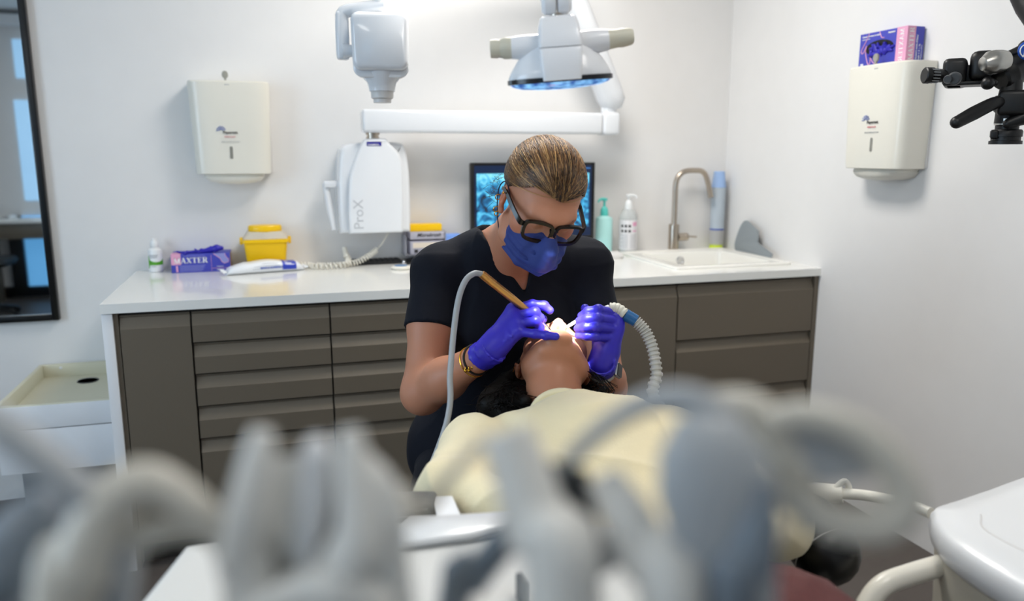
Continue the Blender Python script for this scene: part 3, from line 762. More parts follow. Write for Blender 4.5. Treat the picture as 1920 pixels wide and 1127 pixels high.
c0 = cup(zz, MATS['cup_clear'], 'clear plastic cup, first above the yellow cup at the stack bottom')
for k in range(1, 8):
    c = c0.copy(); COL.objects.link(c); c['label'] = 'clear plastic cup, %s above the yellow cup at the stack bottom' % ORD[k]; c.location.z = zz + k * .0088
zz += 8 * .0088
cup(zz, MATS['ink_blue'], 'dark blue rimmed cup between the clear and the white cups of the stack')
zz += .006
c1 = cup(zz, MATS['cup_white'], 'white plastic cup, first above the dark blue rimmed cup in the stack')
for k in range(1, 18):
    c = c1.copy(); COL.objects.link(c); c['label'] = 'white plastic cup, %s above the dark blue rimmed cup in the stack' % ORD[k]; c.location.z = zz + k * .0112
zz += 17 * .0112 + .006
cup(zz, MATS['cup_blue'], 'upturned pale blue plastic cup on top of the stack behind the sink')
# hand mirror leaning in the corner
pl = [(0, 0), (.012, -.004), (.07, -.004), (.165, -.012), (.17, -.008), (.172, .012), (.165, .018), (.105, .048), (.10, .06), (.096, .095), (.09, .105), (.045, .136), (.033, .139), (.02, .132), (.006, .10), (-.004, .05), (-.006, .02)]
sm = [(p.x, p.y) for p in catmull([(x, y, 0) for x, y in pl] + [(0, 0, 0)], 3)][:-1]
Mp = Matrix.Translation(Vector((1.6, -.115, .913))) @ Matrix(((-.10, .12, -1, 0), (-1.78, .0, 0, 0), (0.02, 1.0, .12, 0), (0, 0, 0, 1)))
solo('hand_mirror', MB().prism(sm, -.004, .004, .0012, M=Mp), MATS['grey_pad'], 'grey hand mirror back leaning in the corner on the sink rim', 'hand mirror', loc=(1.6, -.2, .913))

# monitor
mat('screen_off', '#10141c', 0.2)
t = thing('monitor', 'black monitor showing a blue jaw x-ray behind the assistant', 'monitor', (.61, .0, TZ))
X0, X1, Z0, Z1, YM = .332, .892, .983, 1.318, -.08
part('housing', MB().box((X0, YM, Z0), (X1, YM + .035, Z1), .006), MATS['black_plastic'], t)
part('bezel', MB().box((X0, YM - .004, Z0), (X0 + .014, YM, Z1), .001).box((X1 - .014, YM - .004, Z0), (X1, YM, Z1), .001).box((X0 + .014, YM - .004, Z1 - .012), (X1 - .014, YM, Z1), .001).box((X0 + .014, YM - .004, Z0), (X1 - .014, YM, Z0 + .016), .001), MATS['black_plastic'], t)
part('stand', MB().box((.58, YM + .03, .91), (.64, YM + .05, 1.15), .004).box((.50, -.12, TZ), (.72, .06, .912), .004), MATS['black_plastic'], t)
m = bpy.data.materials.new('xray_screen'); m.use_nodes = True; nt = m.node_tree; N = nt.nodes; L = nt.links; b = N['Principled BSDF']
tc = N.new('ShaderNodeTexCoord'); mp = N.new('ShaderNodeMapping'); mp.inputs['Scale'].default_value = (1, 1, 1); L.new(tc.outputs['Object'], mp.inputs[0])
nz = N.new('ShaderNodeTexNoise'); nz.inputs['Scale'].default_value = 22; nz.inputs['Detail'].default_value = 6; nz.inputs['Distortion'].default_value = 1.6; L.new(mp.outputs[0], nz.inputs['Vector'])
sp = N.new('ShaderNodeSeparateXYZ'); L.new(tc.outputs['Object'], sp.inputs[0])
mr_ = N.new('ShaderNodeMapRange'); mr_.inputs['From Min'].default_value = .30; mr_.inputs['From Max'].default_value = .40; mr_.inputs['To Min'].default_value = 0.0; mr_.inputs['To Max'].default_value = 0.34; L.new(sp.outputs['Z'], mr_.inputs['Value'])
ad = N.new('ShaderNodeMath'); ad.operation = 'ADD'; L.new(nz.outputs['Fac'], ad.inputs[0]); L.new(mr_.outputs[0], ad.inputs[1])
cr = N.new('ShaderNodeValToRGB'); e = cr.color_ramp.elements
e[0].position = .36; e[0].color = C('#06243f') + (1,); e[1].position = .78; e[1].color = C('#8be6fb') + (1,)
q = cr.color_ramp.elements.new(.5); q.color = C('#1b72a8') + (1,); q = cr.color_ramp.elements.new(.6); q.color = C('#48b8e6') + (1,)
L.new(ad.outputs[0], cr.inputs[0]); L.new(cr.outputs[0], b.inputs['Emission Color']); b.inputs['Emission Strength'].default_value = 1.0; b.inputs['Base Color'].default_value = (.01, .01, .012, 1); b.inputs['Roughness'].default_value = .2
mat('screen_navy', '#0a1226', 0.2, emit=C('#14284a'), estr=0.6)
part('screen', MB().box((X0 + .014, YM - .002, Z0 + .016), (X1 - .014, YM - .0005, Z1 - .012)), MATS['screen_navy'], t)
part('xray_image', MB().box((X0 + .024, YM - .0026, Z0 + .055), (X1 - .026, YM - .0018, Z1 - .045)), m, t)
mat('screen_bar', '#3a6ca8', 0.2, emit=C('#4a86c8'), estr=0.6)
part('toolbar', MB().box((X1 - .07, YM - .003, Z1 - .026), (X1 - .022, YM - .0018, Z1 - .023)), MATS['screen_bar'], t)

# ---------------------------------------------------------------- paper towel dispensers
mat('slot_grey', '#8a8880', 0.3); mat('key_grey', '#9c9a90', 0.4)
def towel_dispenser(label, M, origin_, xo=0.0):
    """local frame: x along the wall, y out of the wall (positive into the room), z up from the bottom of the cover"""
    t = thing('towel_dispenser', label, 'dispenser', origin_, 'paper towel dispensers on the walls')
    def sec(z, w, d):
        out = []
        for i in range(41):
            a = PI * i / 40; ca, sa = math.cos(a), math.sin(a)
            out.append((w * math.copysign(abs(ca) ** .45, ca), .035 + (d - .035) * abs(sa) ** .42, z))
        return out + [(-w, 0.004, z), (w, 0.004, z)]
    H = .352
    part('cover', MB().loft([sec(0, .137, .118), sec(.002, .139, .121), sec(.03, .140, .123), sec(H - .03, .150, .128), sec(H - .006, .150, .127), sec(H - .001, .148, .123), sec(H, .143, .118)], M=M), MATS['cream_plastic'], t, angle=30)
    part('back_plate', MB().box((-.146, 0.0005, .004), (.146, .006, H - .004), M=M), MATS['pale_grey'], t)
    # paper tray under the cover
    tr = []
    for z, w, d in ((0.0, .112, .095), (-.012, .112, .10), (-.020, .105, .098), (-.030, .095, .092), (-.038, .06, .08), (-.040, .02, .07)):
        tr.append([(x * w, y * d + .002, z) for x, y in [(-1, 0), (-1, .6), (-.93, .85), (-.8, 1), (-.3, 1.06), (.3, 1.06), (.8, 1), (.93, .85), (1, .6), (1, 0)]])
    part('paper_tray', MB().loft(tr[::-1], M=M), MATS['cream_plastic'], t)
    k = part('lock_key', MB().prism([(p.x, p.y) for p in catmull([(-.004, 0, 0), (-.004, .008, 0), (-.0105, .016, 0), (-.010, .030, 0), (-.004, .036, 0), (.004, .036, 0), (.010, .030, 0), (.0105, .016, 0), (.004, .008, 0), (.004, 0, 0)], 4)], -.004, .004, .0015, M=M @ TM((0.01, .11, H - .001), (R(90), 0, 0))), MATS['key_grey'], t)
    part('view_slot', MB().prism([(.006 * math.cos(R(a)), .018 * (1 if 0 <= a < 180 else -1) + .006 * math.sin(R(a))) for a in range(0, 360, 20)], 0, .0012, M=M @ TM((.004 + xo, .1235, .082), (R(90), 0, R(180)))), MATS['slot_grey'], t)
    tx = face_M((0, 0, 0), (-1, 0, 0), (0, 0, 1))
    F = lambda x, z: M @ TM((x + xo, .1275, z)) @ face_M((0, 0, 0), (-1, 0, 0), (0, 0, 1))
    letter(t, 'brand_lettering', [('Papernet.', .0145, F(.030, .158), {'bold': .012})], MATS['ink_black'])
    letter(t, 'red_lettering', [('defend tech', .0085, F(.026, .142), {})], MATS['ink_red'])
    letter(t, 'small_lettering', [('igiene e protezione per le mani', .0052, F(.036, .124), {}), ('apertura', .005, F(.014, H - .016), {'bold': .03})], MATS['ink_grey'])
    mb = MB()
    for k in range(7):
        a = R(18 + 27 * k); c = (.036, .165); r0, r1 = .0085, .0175
        p = F(c[0], c[1]); mb.tube([p @ Vector((r0 * math.cos(a), r0 * math.sin(a), 0)), p @ Vector((r1 * math.cos(a), r1 * math.sin(a), 0))], [.0008, .0014], 6)
    p = F(.036, .165); mb.tube([p @ Vector((.006 * math.cos(a), .006 * math.sin(a), 0)) for a in [R(20 * k) for k in range(10)]], .0012, 6)
    part('sunray_logo', mb, MATS['ink_blue'], t)
    return t
# on the back wall (room side is -Y) and on the right wall (room side is -X)
towel_dispenser('cream paper towel dispenser on the back wall above the glove carton', Matrix.Translation(Vector((-.607, WY, 1.278))) @ Matrix.Rotation(PI, 4, 'Z'), (-.607, WY, 1.278))
towel_dispenser('cream paper towel dispenser on the right wall under an upright glove carton', Matrix.Translation(Vector((WX, -1.022, 1.305))) @ Matrix.Rotation(R(90), 4, 'Z'), (WX, -1.022, 1.305), -.02)

# glove carton standing on the right dispenser
zt = 1.305 + .352
t = thing('glove_carton', 'blue and pink glove carton standing on the right wall dispenser', 'box', (1.6, -1.0, zt))
x0, x1, y0, y1, z0, z1 = 1.562, 1.632, -1.108, -.888, zt + .0005, zt + .1145
part('carton', MB().box((x0, y0, z0), (x1, y1, z1), .001), MATS['carton_blue'], t)
part('pink_panel', MB().box((x0 - .0005, y0 - .0006, z0 + .0005), (x0 + .034, y0 + .046, z1 + .0005)), MATS['carton_pink'], t)
mb = MB(); v_, f_ = serif('MAXTER', .019, face_M((x0 - .0009, y0 + .014, z1 - .006), (0, 0, -1), (0, 1, 0))); mb.add(v_, f_)
v_, f_ = serif('MAXTER', .019, face_M((x0 + .027, y0 - .0009, z0 + .005), (0, 0, 1), (-1, 0, 0))); mb.add(v_, f_)
part('brand_lettering', mb, MATS['ink_white'], t, angle=None, fixn=False)
# oval opening with gloves
ov = MB(); cy, cz = -.985, z0 + .055
part('oval_opening', MB().add([(x0 - .0006, cy + .066 * math.cos(2 * PI * i / 32), cz + .026 * math.sin(2 * PI * i / 32) + .004) for i in range(32)], [tuple(range(32))]), MATS['black_rubber'], t, fixn=False)
s = SDF((x0 - .02, cy - .075, cz - .035), (x0 + .01, cy + .075, cz + .035), .002)
for k in range(44):
    a = RNG.uniform(0, 2 * PI); rr_ = RNG.uniform(0, 1) ** .5
    p = np.array([x0 - .001 + RNG.uniform(-.004, .002), cy + .052 * rr_ * math.cos(a), cz - .002 + .018 * rr_ * math.sin(a)]); s.cap(p, p + RNG.normal(0, 1, 3) * (.002, .012, .006), .006, .004, .003)
V, F = s.mesh(); V = relax(V, F, 1)
organic('glove_bunch', V, F, MATS['glove_blue'], t, label='bunched blue gloves in the oval opening')
mb = MB()
fx_ = lambda y, z: (x0 - .0006, y1 - y, z0 + z)
for pts in ([(.045, .112), (.03, .085), (.012, .060), (.014, .048), (.022, .050), (.036, .072)], [(.036, .072), (.032, .05), (.046, .012), (.054, .008), (.058, .016), (.054, .04)], [(.058, .03), (.072, .012), (.082, .01), (.084, .02), (.074, .036)], [(.094, .112), (.105, .092), (.118, .090)]):
    mb.tube([fx_(*p) for p in pts], .0016, 6, smooth=4)
part('pink_hand_print', mb, MATS['carton_pink'], t)
F2 = lambda y, z: face_M((x0 - .0009, y1 - y, z0 + z), (0, -1, 0), (0, 0, 1))
letter(t, 'top_lettering', [('Guanti monouso in nitrile', .0085, F2(.012, .103), {'bold': .02}), ('senza polvere', .007, F2(.012, .094), {}), ('PREMIUM', .0075, F2(.135, .103), {'bold': .03}), ('100', .010, F2(.01, .008), {'bold': .05})], MATS['ink_white'])
F3 = lambda x, z: face_M((x, y0 - .0009, z), (0, 0, 1), (-1, 0, 0))
letter(t, 'side_lettering', [('GUANTI NON STERILI', .008, F3(x0 + .042, z0 + .008), {'bold': .02}), ('taglia  S  M  L  XL', .007, F3(x0 + .053, z0 + .008), {'bold': .02}), ('Dispositivo medico', .006, F3(x0 + .062, z0 + .008), {})], MATS['ink_white'])

# ---------------------------------------------------------------- x-ray unit
t = thing('xray_unit', 'white wall mounted dental x-ray unit with folded arm and hanging tube head', 'x-ray machine', (-.07, WY, 1.25))
mat('xray_white', '#e3e5e8', 0.18, var=0.01, coat=0.4); mat('plate_navy', '#1c1a86', 0.3); mat('prox_grey', '#b9bcc0', 0.4)
def outline(pts, n=5): return [(p.x, p.y) for p in catmull([(x, z, 0) for x, z in pts] + [(pts[0][0], pts[0][1], 0)], n)][:-1]
MX = Matrix(((1, 0, 0, 0), (0, 0, 1, 0), (0, 1, 0, 0), (0, 0, 0, 1)))   # (x, z, y)
def slab(pts, yb, yf, bev):
    """pts given in x, z; extruded from the wall side yb to the room side yf"""
    bm = MB(); bm.prism(pts, -yb, -yf, bev, 4, M=Matrix(((1, 0, 0, 0), (0, 0, -1, 0), (0, 1, 0, 0), (0, 0, 0, 1))), bev_top_only=True); return bm
back = [(-.212, 1.036), (-.215, 1.12), (-.214, 1.25), (-.205, 1.34), (-.186, 1.385), (-.12, 1.40), (0, 1.402), (.045, 1.396), (.058, 1.38), (.07, 1.33), (.076, 1.25), (.077, 1.12), (.074, 1.036)]
def poly_smooth(pts, n=4):
    c = catmull([(x, z, 0) for x, z in pts], n); return [(p.x, p.y) for p in c]
part('wall_box', slab(poly_smooth(back), WY, -.075, .02), MATS['xray_white'], t, angle=60)
frontp = [(-.180, 1.038), (-.181, 1.12), (-.173, 1.25), (-.156, 1.31), (-.133, 1.365), (-.112, 1.405), (-.100, 1.414), (-.06, 1.416), (-.022, 1.414), (-.012, 1.40), (.012, 1.375), (.030, 1.352), (.040, 1.305), (.042, 1.25), (.040, 1.12), (.036, 1.038)]
part('front_cover', slab(poly_smooth(frontp), -.06, -.112, .012), MATS['xray_white'], t, angle=60)
part('name_plate', MB().box((-.100, -.1135, 1.386), (-.042, -.1118, 1.402), .0005), MATS['plate_navy'], t)
letter(t, 'plate_lettering', [('PLANMECA', .0085, face_M((-.095, -.1138, 1.3905)), {'bold': .02})], MATS['ink_white'])
letter(t, 'name_lettering', [('ProX', .056, face_M((-.140, -.1125, 1.055), (0, 0, 1), (-1, 0, 0)), {'sx': 1.0})], MATS['prox_grey'])
part('holder_bracket', MB().box((-.268, -.05, 1.222), (-.208, .0, 1.248), .005).tube([(-.262, -.028, 1.238), (-.252, -.03, 1.15), (-.235, -.03, 1.05)], [.013, .013, .010], 12), MATS['xray_white'], t)
part('hinge_post', MB().lathe([(.026, 1.414), (.026, 1.424), (.022, 1.424), (.022, 1.430), (.028, 1.430), (.028, 1.444)], 24, TM((-.07, -.07, 0))), MATS['steel'], t)
part('horizontal_arm', MB().box((-.115, -.135, 1.438), (.905, -.045, 1.528), .012, 3).box((.907, -.137, 1.435), (.985, -.043, 1.531), .014, 3), MATS['xray_white'], t)
part('elbow_joint', MB().lathe([(.03, 1.52), (.034, 1.53), (.034, 1.56)], 24, TM((.948, -.09, 0))), MATS['xray_white'], t)
a1 = [(.965, -.09, 1.575), (.948, -.09, 1.612), (.76, -.15, 1.965), (.69, -.18, 2.10)]
part('extension_arm', MB().tube([(.972, -.085, 1.552)] + a1, [.040, .057, .061, .055, .05], 24), MATS['xray_white'], t, angle=60)
part('upper_joint', MB().sphere((.69, -.18, 2.11), .062, 24), MATS['xray_white'], t)
part('balance_arm', MB().tube([(.69, -.18, 2.12), (.30, -.45, 2.20), (-.10, -.82, 2.13), (-.135, -.845, 2.08)], [.04, .036, .03, .026], 20, smooth=4), MATS['xray_white'], t, angle=60)
part('drop_shaft', MB().tube([(-.135, -.845, 2.10), (-.135, -.845, 1.80)], .016, 16), MATS['xray_white'], t)
mb = MB().tube([(-.12, -.848, 1.792), (-.20, -.825, 1.781), (-.232, -.813, 1.774), (-.243, -.81, 1.755), (-.243, -.81, 1.66), (-.243, -.812, 1.645)], [.019, .019, .02, .02, .021, .02], 14, smooth=3)
mb.box((-.262, -.828, 1.635), (-.225, -.795, 1.775), .008)
part('yoke', mb, MATS['xray_white'], t, angle=60)
part('tilt_hub', MB().lathe([(0, 0), (.021, 0), (.021, .012), (.018, .02), (.018, .04), (0, .04)], 24, look((-.245, -.825, 1.66), (1, -.15, 0))), MATS['xray_white'], t)
# tube head in a frame turned slightly to the left
Mh = Matrix.Translation(Vector((-.136, -.855, 1.69))) @ Matrix.Rotation(R(-9), 4, 'Z')
def hs(y, sx_, z0, z1, r, skew=0):  # section in the x-z plane at depth y (negative = room side)
    o = rrect(-sx_, sx_, z0, z1, r, 0, 8); return [(x * (1 + .04 * ((z - z0) / (z1 - z0) - .5)), y, z) for x, z, _ in o]
part('tube_head', MB().loft([hs(.085, .055, -.06, .05, .03), hs(.08, .072, -.085, .066, .03), hs(.03, .082, -.108, .073, .03), hs(-.028, .083, -.110, .073, .028), hs(-.032, .081, -.108, .072, .028)], M=Mh), MATS['xray_white'], t, angle=60)
part('face_plate', MB().loft([hs(-.030, .082, -.092, .074, .026), hs(-.044, .083, -.090, .074, .024), hs(-.056, .080, -.086, .071, .022), hs(-.062, .072, -.078, .063, .018)], M=Mh), MATS['xray_white'], t, angle=70)
part('neck', MB().lathe([(.062, -.085), (.056, -.108), (.044, -.122), (.040, -.140), (.039, -.146)], 32, Mh @ TM((0, .02, 0))), MATS['xray_white'], t, angle=60)
part('cone', MB().lathe([(.038, -.143), (.034, -.150), (.034, -.166), (.027, -.170), (.027, -.180)], 32, Mh @ TM((0, .02, 0)), cap=True), MATS['pale_grey'], t)
# coiled hand switch cable
cb = []
path = catmull([(-.02, -.04, 1.04), (-.05, -.05, 1.0), (-.10, -.06, .945), (-.17, -.07, .922), (-.23, -.08, .915), (-.29, -.08, .914), (-.33, -.07, .914)], 10)
lead = [Vector((.0, -.03, 1.045))] + path[:14]
part('straight_cable', MB().tube([(.0, -.02, 1.05), (-.02, -.03, 1.02), (-.045, -.045, .985), (-.065, -.05, .965)], .0022, 8, smooth=4), MATS['cream_plastic'], t)
def coil(ctrl, turns, rc, rw):
    P = catmull(ctrl, 16); out = []; n = len(P); N_ = turns * 9
    for i in range(N_ + 1):
        u = i / N_ * (n - 1); k = min(int(u), n - 2); p = P[k].lerp(P[k + 1], u - k); d = (P[k + 1] - P[k]).normalized(); fr = frame_z(d)
        a = 2 * PI * i / 9; out.append(p + fr @ Vector((rc * math.cos(a), rc * math.sin(a), 0)))
    return MB().tube(out, rw, 6)
part('coiled_cable', coil([(-.065, -.05, .965), (-.10, -.055, .94), (-.15, -.07, .918), (-.21, -.09, .913), (-.27, -.09, .912), (-.315, -.075, .912)], 24, .0105, .003), MATS['cream_plastic'], t, angle=None)
part('coiled_cable', coil([(-.19, -.03, .945), (-.185, -.06, .925), (-.20, -.10, .913), (-.26, -.125, .912), (-.32, -.11, .912), (-.345, -.06, .912), (-.40, -.05, .912)], 22, .0105, .003), MATS['cream_plastic'], t, angle=None)
part('hand_switch', MB().tube([(-.195, -.02, .972), (-.19, -.05, .935)], [.010, .012], 12), MATS['cream_plastic'], t)

# ---------------------------------------------------------------- operating lamp
KL = 1.31 / 1.72
lc = Vector((-0.0028, -2.0394, 1.4834))
Ml = Matrix.Translation(lc) @ Matrix.Rotation(R(-17), 4, 'Z') @ Matrix.Rotation(R(-4), 4, 'Y') @ Matrix.Rotation(R(4), 4, 'X') @ Matrix.Scale(KL, 4)
t = thing('operating_lamp', 'white dental operating lamp with two beige handles above the assistant', 'lamp', tuple(lc))
mat('lamp_white', '#e4e5e8', 0.25, var=0.01, coat=0.25); mat('lamp_grip', '#cbc6b4', 0.4); mat('lamp_black', '#15161a', 0.25)
def lsec(z, a, b, yo=0, p=2.2, n=48):
    out = []
    for i in range(n):
        th = 2 * PI * i / n; c, s_ = math.cos(th), math.sin(th)
        out.append((a * math.copysign(abs(c) ** (2 / p), c), yo + b * math.copysign(abs(s_) ** (2 / p), s_), z))
    return out
part('housing', MB().loft([lsec(.0, .112, .075), lsec(.004, .113, .076), lsec(.018, .107, .072), lsec(.038, .094, .064), lsec(.058, .074, .054), lsec(.072, .052, .044), lsec(.078, .03, .03)], M=Ml), MATS['lamp_white'], t, angle=70)
part('rim', MB().loft([lsec(-.009, .113, .077), lsec(-.008, .1155, .079), lsec(.001, .1155, .079), lsec(.002, .112, .075)], M=Ml), MATS['lamp_black'], t)
fc = MB()
def blk(z, w, yf): return rrect(-w, w, yf, .02, .008, z, 4)
fc.loft([blk(-.006, .040, -.088), blk(.02, .043, -.089), blk(.052, .0445, -.086), blk(.060, .0455, -.080)], M=Ml)
part('front_cover', fc, MATS['lamp_white'], t)
part('top_cover', MB().loft([blk(.0615, .045, -.081), blk(.072, .045, -.080), blk(.105, .042, -.062), blk(.122, .038, -.046), blk(.127, .032, -.035)], M=Ml), MATS['lamp_white'], t)
m = bpy.data.materials.new('lamp_glass'); m.use_nodes = True; nt = m.node_tree; N = nt.nodes; L = nt.links; b = N['Principled BSDF']
nz = N.new('ShaderNodeTexNoise'); nz.inputs['Scale'].default_value = 60; nz.inputs['Detail'].default_value = 4; tc = N.new('ShaderNodeTexCoord'); L.new(tc.outputs['Object'], nz.inputs['Vector'])
cr = N.new('ShaderNodeValToRGB'); cr.color_ramp.elements[0].position = .38; cr.color_ramp.elements[0].color = C('#12408f') + (1,); cr.color_ramp.elements[1].position = .66; cr.color_ramp.elements[1].color = C('#8fd0ff') + (1,)
L.new(nz.outputs['Fac'], cr.inputs[0]); L.new(cr.outputs[0], b.inputs['Emission Color']); b.inputs['Emission Strength'].default_value = .9; b.inputs['Base Color'].default_value = (.05, .12, .3, 1); b.inputs['Roughness'].default_value = .08
part('reflector', MB().loft([lsec(-.0085, .111, .075), lsec(-.014, .106, .070), lsec(-.020, .085, .055), lsec(-.0235, .045, .03), lsec(-.0245, .01, .01)], M=Ml), m, t, label='blue glowing reflector glass')
for sgn in (-1, 1):
    d = Vector((sgn, .02, .06 if sgn > 0 else .02))
    b0 = Ml @ Vector((sgn * .042, -.01, .068)); dd = (Ml.to_3x3() @ d).normalized()
    part('handle_stem', MB().lathe([(.0, 0), (.020, 0), (.0195, .03), (.017, .05), (0, .05)], 24, look(b0, dd)), MATS['lamp_white'], t)
    q = b0 + dd * KL * (.045 if sgn < 0 else .02)
    part('handle_grip', MB().lathe([(.0, 0), (.0165, 0), (.0175, .004), (.0175, .024), (.0155, .027), (.0145, .032), (.0155, .036), (.0145, .046), (0, .047)] if sgn < 0 else [(0, 0), (.0155, 0), (.0165, .004), (.0165, .03), (.0145, .05), (.0155, .058), (.0135, .072), (.011, .076), (0, .077)], 28, look(q, dd)), MATS['lamp_grip'], t)
jn = Ml @ Vector((.0, -.0, .15))
part('swivel_pin', MB().tube([Ml @ Vector((.0, 0, .11)), Ml @ Vector((.0, 0, .135))], .010, 14), MATS['steel'], t)
for sgn in (-1, 1):
    part('swivel_knuckle', MB().lathe([(0, 0), (.022, 0), (.029, .003), (.030, .010), (.029, .024), (.022, .031), (0, .032)], 28, look(Ml @ Vector((.001 * sgn, .0, .160)), Ml.to_3x3() @ Vector((sgn, 0, 0))) @ Matrix.Scale(KL, 4)).tube([Ml @ Vector((sgn * .017, .0, .165)), Ml @ Vector((sgn * .017, 0, .21))], .018 * KL, 16), MATS['lamp_white'], t)
lamp_arm = MB().tube([Ml @ Vector((.0, .0, .185)), Ml @ Vector((.0, .02, .28)), (.05, -1.95, 1.85), (.06, -1.7, 2.1), (.06, -1.5, 2.4), (.06, -1.5, 2.6)], .018, 18, smooth=5)
part('lamp_arm', lamp_arm, MATS['lamp_white'], t)
part('ceiling_flange', MB().lathe([(.0, 2.57), (.07, 2.57), (.08, 2.59), (.08, 2.6), (0, 2.6)], 28, TM((.06, -1.5, 0))), MATS['lamp_white'], t)
sd = bpy.data.lights.new('lamp_beam', 'SPOT'); sd.energy = 360; sd.color = (.82, .91, 1.0); sd.spot_size = R(12.5); sd.spot_blend = .5; sd.shadow_soft_size = .03
so = bpy.data.objects.new('lamp_beam', sd); COL.objects.link(so); bp_ = Ml @ Vector((0, 0, -.03)); so.location = bp_
MOUTH = Vector((0.0995, -1.7802, 1.0147))
so.rotation_euler = (MOUTH - bp_).to_track_quat('-Z', 'Y').to_euler()

# ---------------------------------------------------------------- microscope
t = thing('microscope', 'black dental microscope head with silver knob at the right edge', 'microscope', (1.25, -1.79, 1.5))
mat('scope_black', '#070708', 0.42, var=0.1); mat('scope_silver', '#b9b7b2', 0.3, 1.0); mat('scope_blue', '#1d4fae', 0.4)
c0, c1, s_ = R(-17), 0, 0
# local frame: x along the picture, y away, z up; unit metres at the microscope distance
Ms = Matrix.Translation(Vector((1.2556, -1.7826, 1.5524))) @ Matrix.Rotation(R(-17), 4, 'Z')
k = 1.9 / 1470.
VR = Vector((1.2556 + .476, -1.7826 + 3.313, 1.5524 - 1.361)).normalized()
def mp_(px_, py_, dep=0.0): return Ms @ Vector(((px_ - 1895) * k, 0, -(py_ - 135) * k)) + VR * dep
XD = Ms.to_3x3() @ Vector((1, 0, 0)); YD = Ms.to_3x3() @ Vector((0, 1, 0))
def cyl(name, p0, p1, prof, m, n=28):
    """prof: list of (fraction along, radius in px)"""
    d = p1 - p0; L_ = d.length
    return part(name, MB().lathe([(0, prof[0][0] * L_)] + [(r_ * k, f * L_) for f, r_ in prof] + [(0, prof[-1][0] * L_)], n, look(p0, d)), m, t)
cyl('eyepiece', mp_(1733, 141), mp_(1766, 142), [(0, 13), (.05, 15), (.28, 15), (.34, 11), (.40, 11), (.42, 12.5), (.8, 12.5), (.85, 12), (1, 12)], MATS['scope_black'])
gr = MB()
for i in range(14):
    a = 2 * PI * i / 14; c = mp_(1745, 141.5); c2 = mp_(1758, 142)
    o = Ms.to_3x3() @ Vector((0, math.cos(a), math.sin(a))) * 12.6 * k; gr.tube([c + o, c2 + o], .0012, 6)
part('eyepiece_ribs', gr, MATS['grey_plastic'], t)
cyl('eyepiece', mp_(1736, 141, .065), mp_(1768, 142, .065), [(0, 13), (.05, 15), (.28, 15), (.34, 11), (.40, 11), (.42, 12.5), (.8, 12.5), (1, 12)], MATS['scope_black'])
Mv = Matrix.Translation(Vector((1.2556, -1.7826, 1.5524))) @ Matrix.Rotation(R(-48), 4, 'Z')
def mbox(x0, y0, x1, y1, d0, d1, bev): return MB().box(((x0 - 1895) * k * .86, d0, -(y1 - 135) * k), ((x1 - 1895) * k * .86, d1, -(y0 - 135) * k), bev, 3, M=Mv)
part('tube_body', mbox(1764, 106, 1812, 157, -.03, .10, .012), MATS['scope_black'], t)
part('prism_housing', mbox(1816, 94, 1866, 150, -.025, .10, .016), MATS['scope_black'], t)
part('bridge', mbox(1800, 118, 1840, 152, .0, .09, .006), MATS['scope_black'], t)
part('rail', mbox(1768, 150, 1850, 157, -.03, .06, .003), MATS['scope_black'], t)
cyl('focus_knob', mp_(1794, 146, -.03), mp_(1792, 147, -.06), [(0, 11), (.5, 12), (.9, 11), (1, 9)], MATS['dark_grey'])
cyl('focus_knob', mp_(1782, 148, -.04), mp_(1781, 148, -.062), [(0, 7), (.5, 8), (1, 6)], MATS['dark_grey'])
part('lock_knob', MB().sphere(mp_(1855, 155, -.03), 12 * k, 18).sphere(mp_(1866, 154, -.03), 7 * k, 14), MATS['scope_black'], t)
cyl('silver_knob', mp_(1841, 121, -.045), mp_(1884, 114, -.035), [(0, 10), (.02, 12), (.05, 12.5), (.30, 21), (.55, 21.5), (.8, 20), (1, 17)], MATS['scope_silver'])
cyl('joint_body', mp_(1874, 148, .0), mp_(1945, 108, .03), [(0, 20), (.04, 24), (.2, 26), (.22, 27), (.26, 27), (.3, 26), (1, 34)], MATS['scope_black'])
part('top_cap', MB().tube([mp_(1884, 106, .02), mp_(1905, 100, .02), mp_(1930, 92, .02)], [8 * k, 12 * k, 16 * k], 16, smooth=3).sphere(mp_(1920, 92, .01), 16 * k, 18), MATS['scope_black'], t)
part('logo_disc', MB().lathe([(0, 0), (16 * k, 0), (17 * k, .004), (15 * k, .007), (0, .008)], 28, look(mp_(1919, 97, -.025), -YD)), MATS['scope_blue'], t)
LM = lambda x, y, d: Matrix.Translation(mp_(x, y, d)) @ Ms.to_3x3().to_4x4() @ face_M((0, 0, 0))
letter(t, 'logo_lettering', [('J', 21 * k, LM(1914, 97, -.0335), {'bold': .02})], MATS['ink_white'])
part('logo_ring', MB().torus(11 * k, 1.1 * k, M=look(mp_(1919, 97, -.0332), -YD)), MATS['ink_white'], t)
cyl('column', mp_(1900, 150), mp_(1897, 230), [(0, 17), (.35, 20), (.36, 24), (.7, 24), (.75, 20), (1, 20)], MATS['scope_black'])
part('handle_hub', mbox(1876, 170, 1935, 215, -.05, .03, .01), MATS['scope_black'], t)
part('handle', MB().tube([mp_(1885, 188, -.03), mp_(1868, 192, -.04), mp_(1835, 209, -.045), mp_(1806, 225, -.05)], [10 * k, 12 * k, 13 * k, 11.5 * k], 18, smooth=4).sphere(mp_(1805.5, 225, -.05), 11.6 * k, 16), MATS['scope_black'], t)
part('silver_ring', MB().lathe([(21 * k, 0), (22 * k, .001), (22 * k, 12 * k), (21 * k, 12.5 * k)], 32, look(mp_(1900, 232.5), (0, 0, 1))), MATS['scope_silver'], t)
cyl('objective', mp_(1900, 233), mp_(1900, 268), [(0, 20), (.2, 20), (.22, 25), (.3, 27), (.6, 27), (.62, 25), (.8, 25), (.82, 28), (1, 28)], MATS['scope_black'])
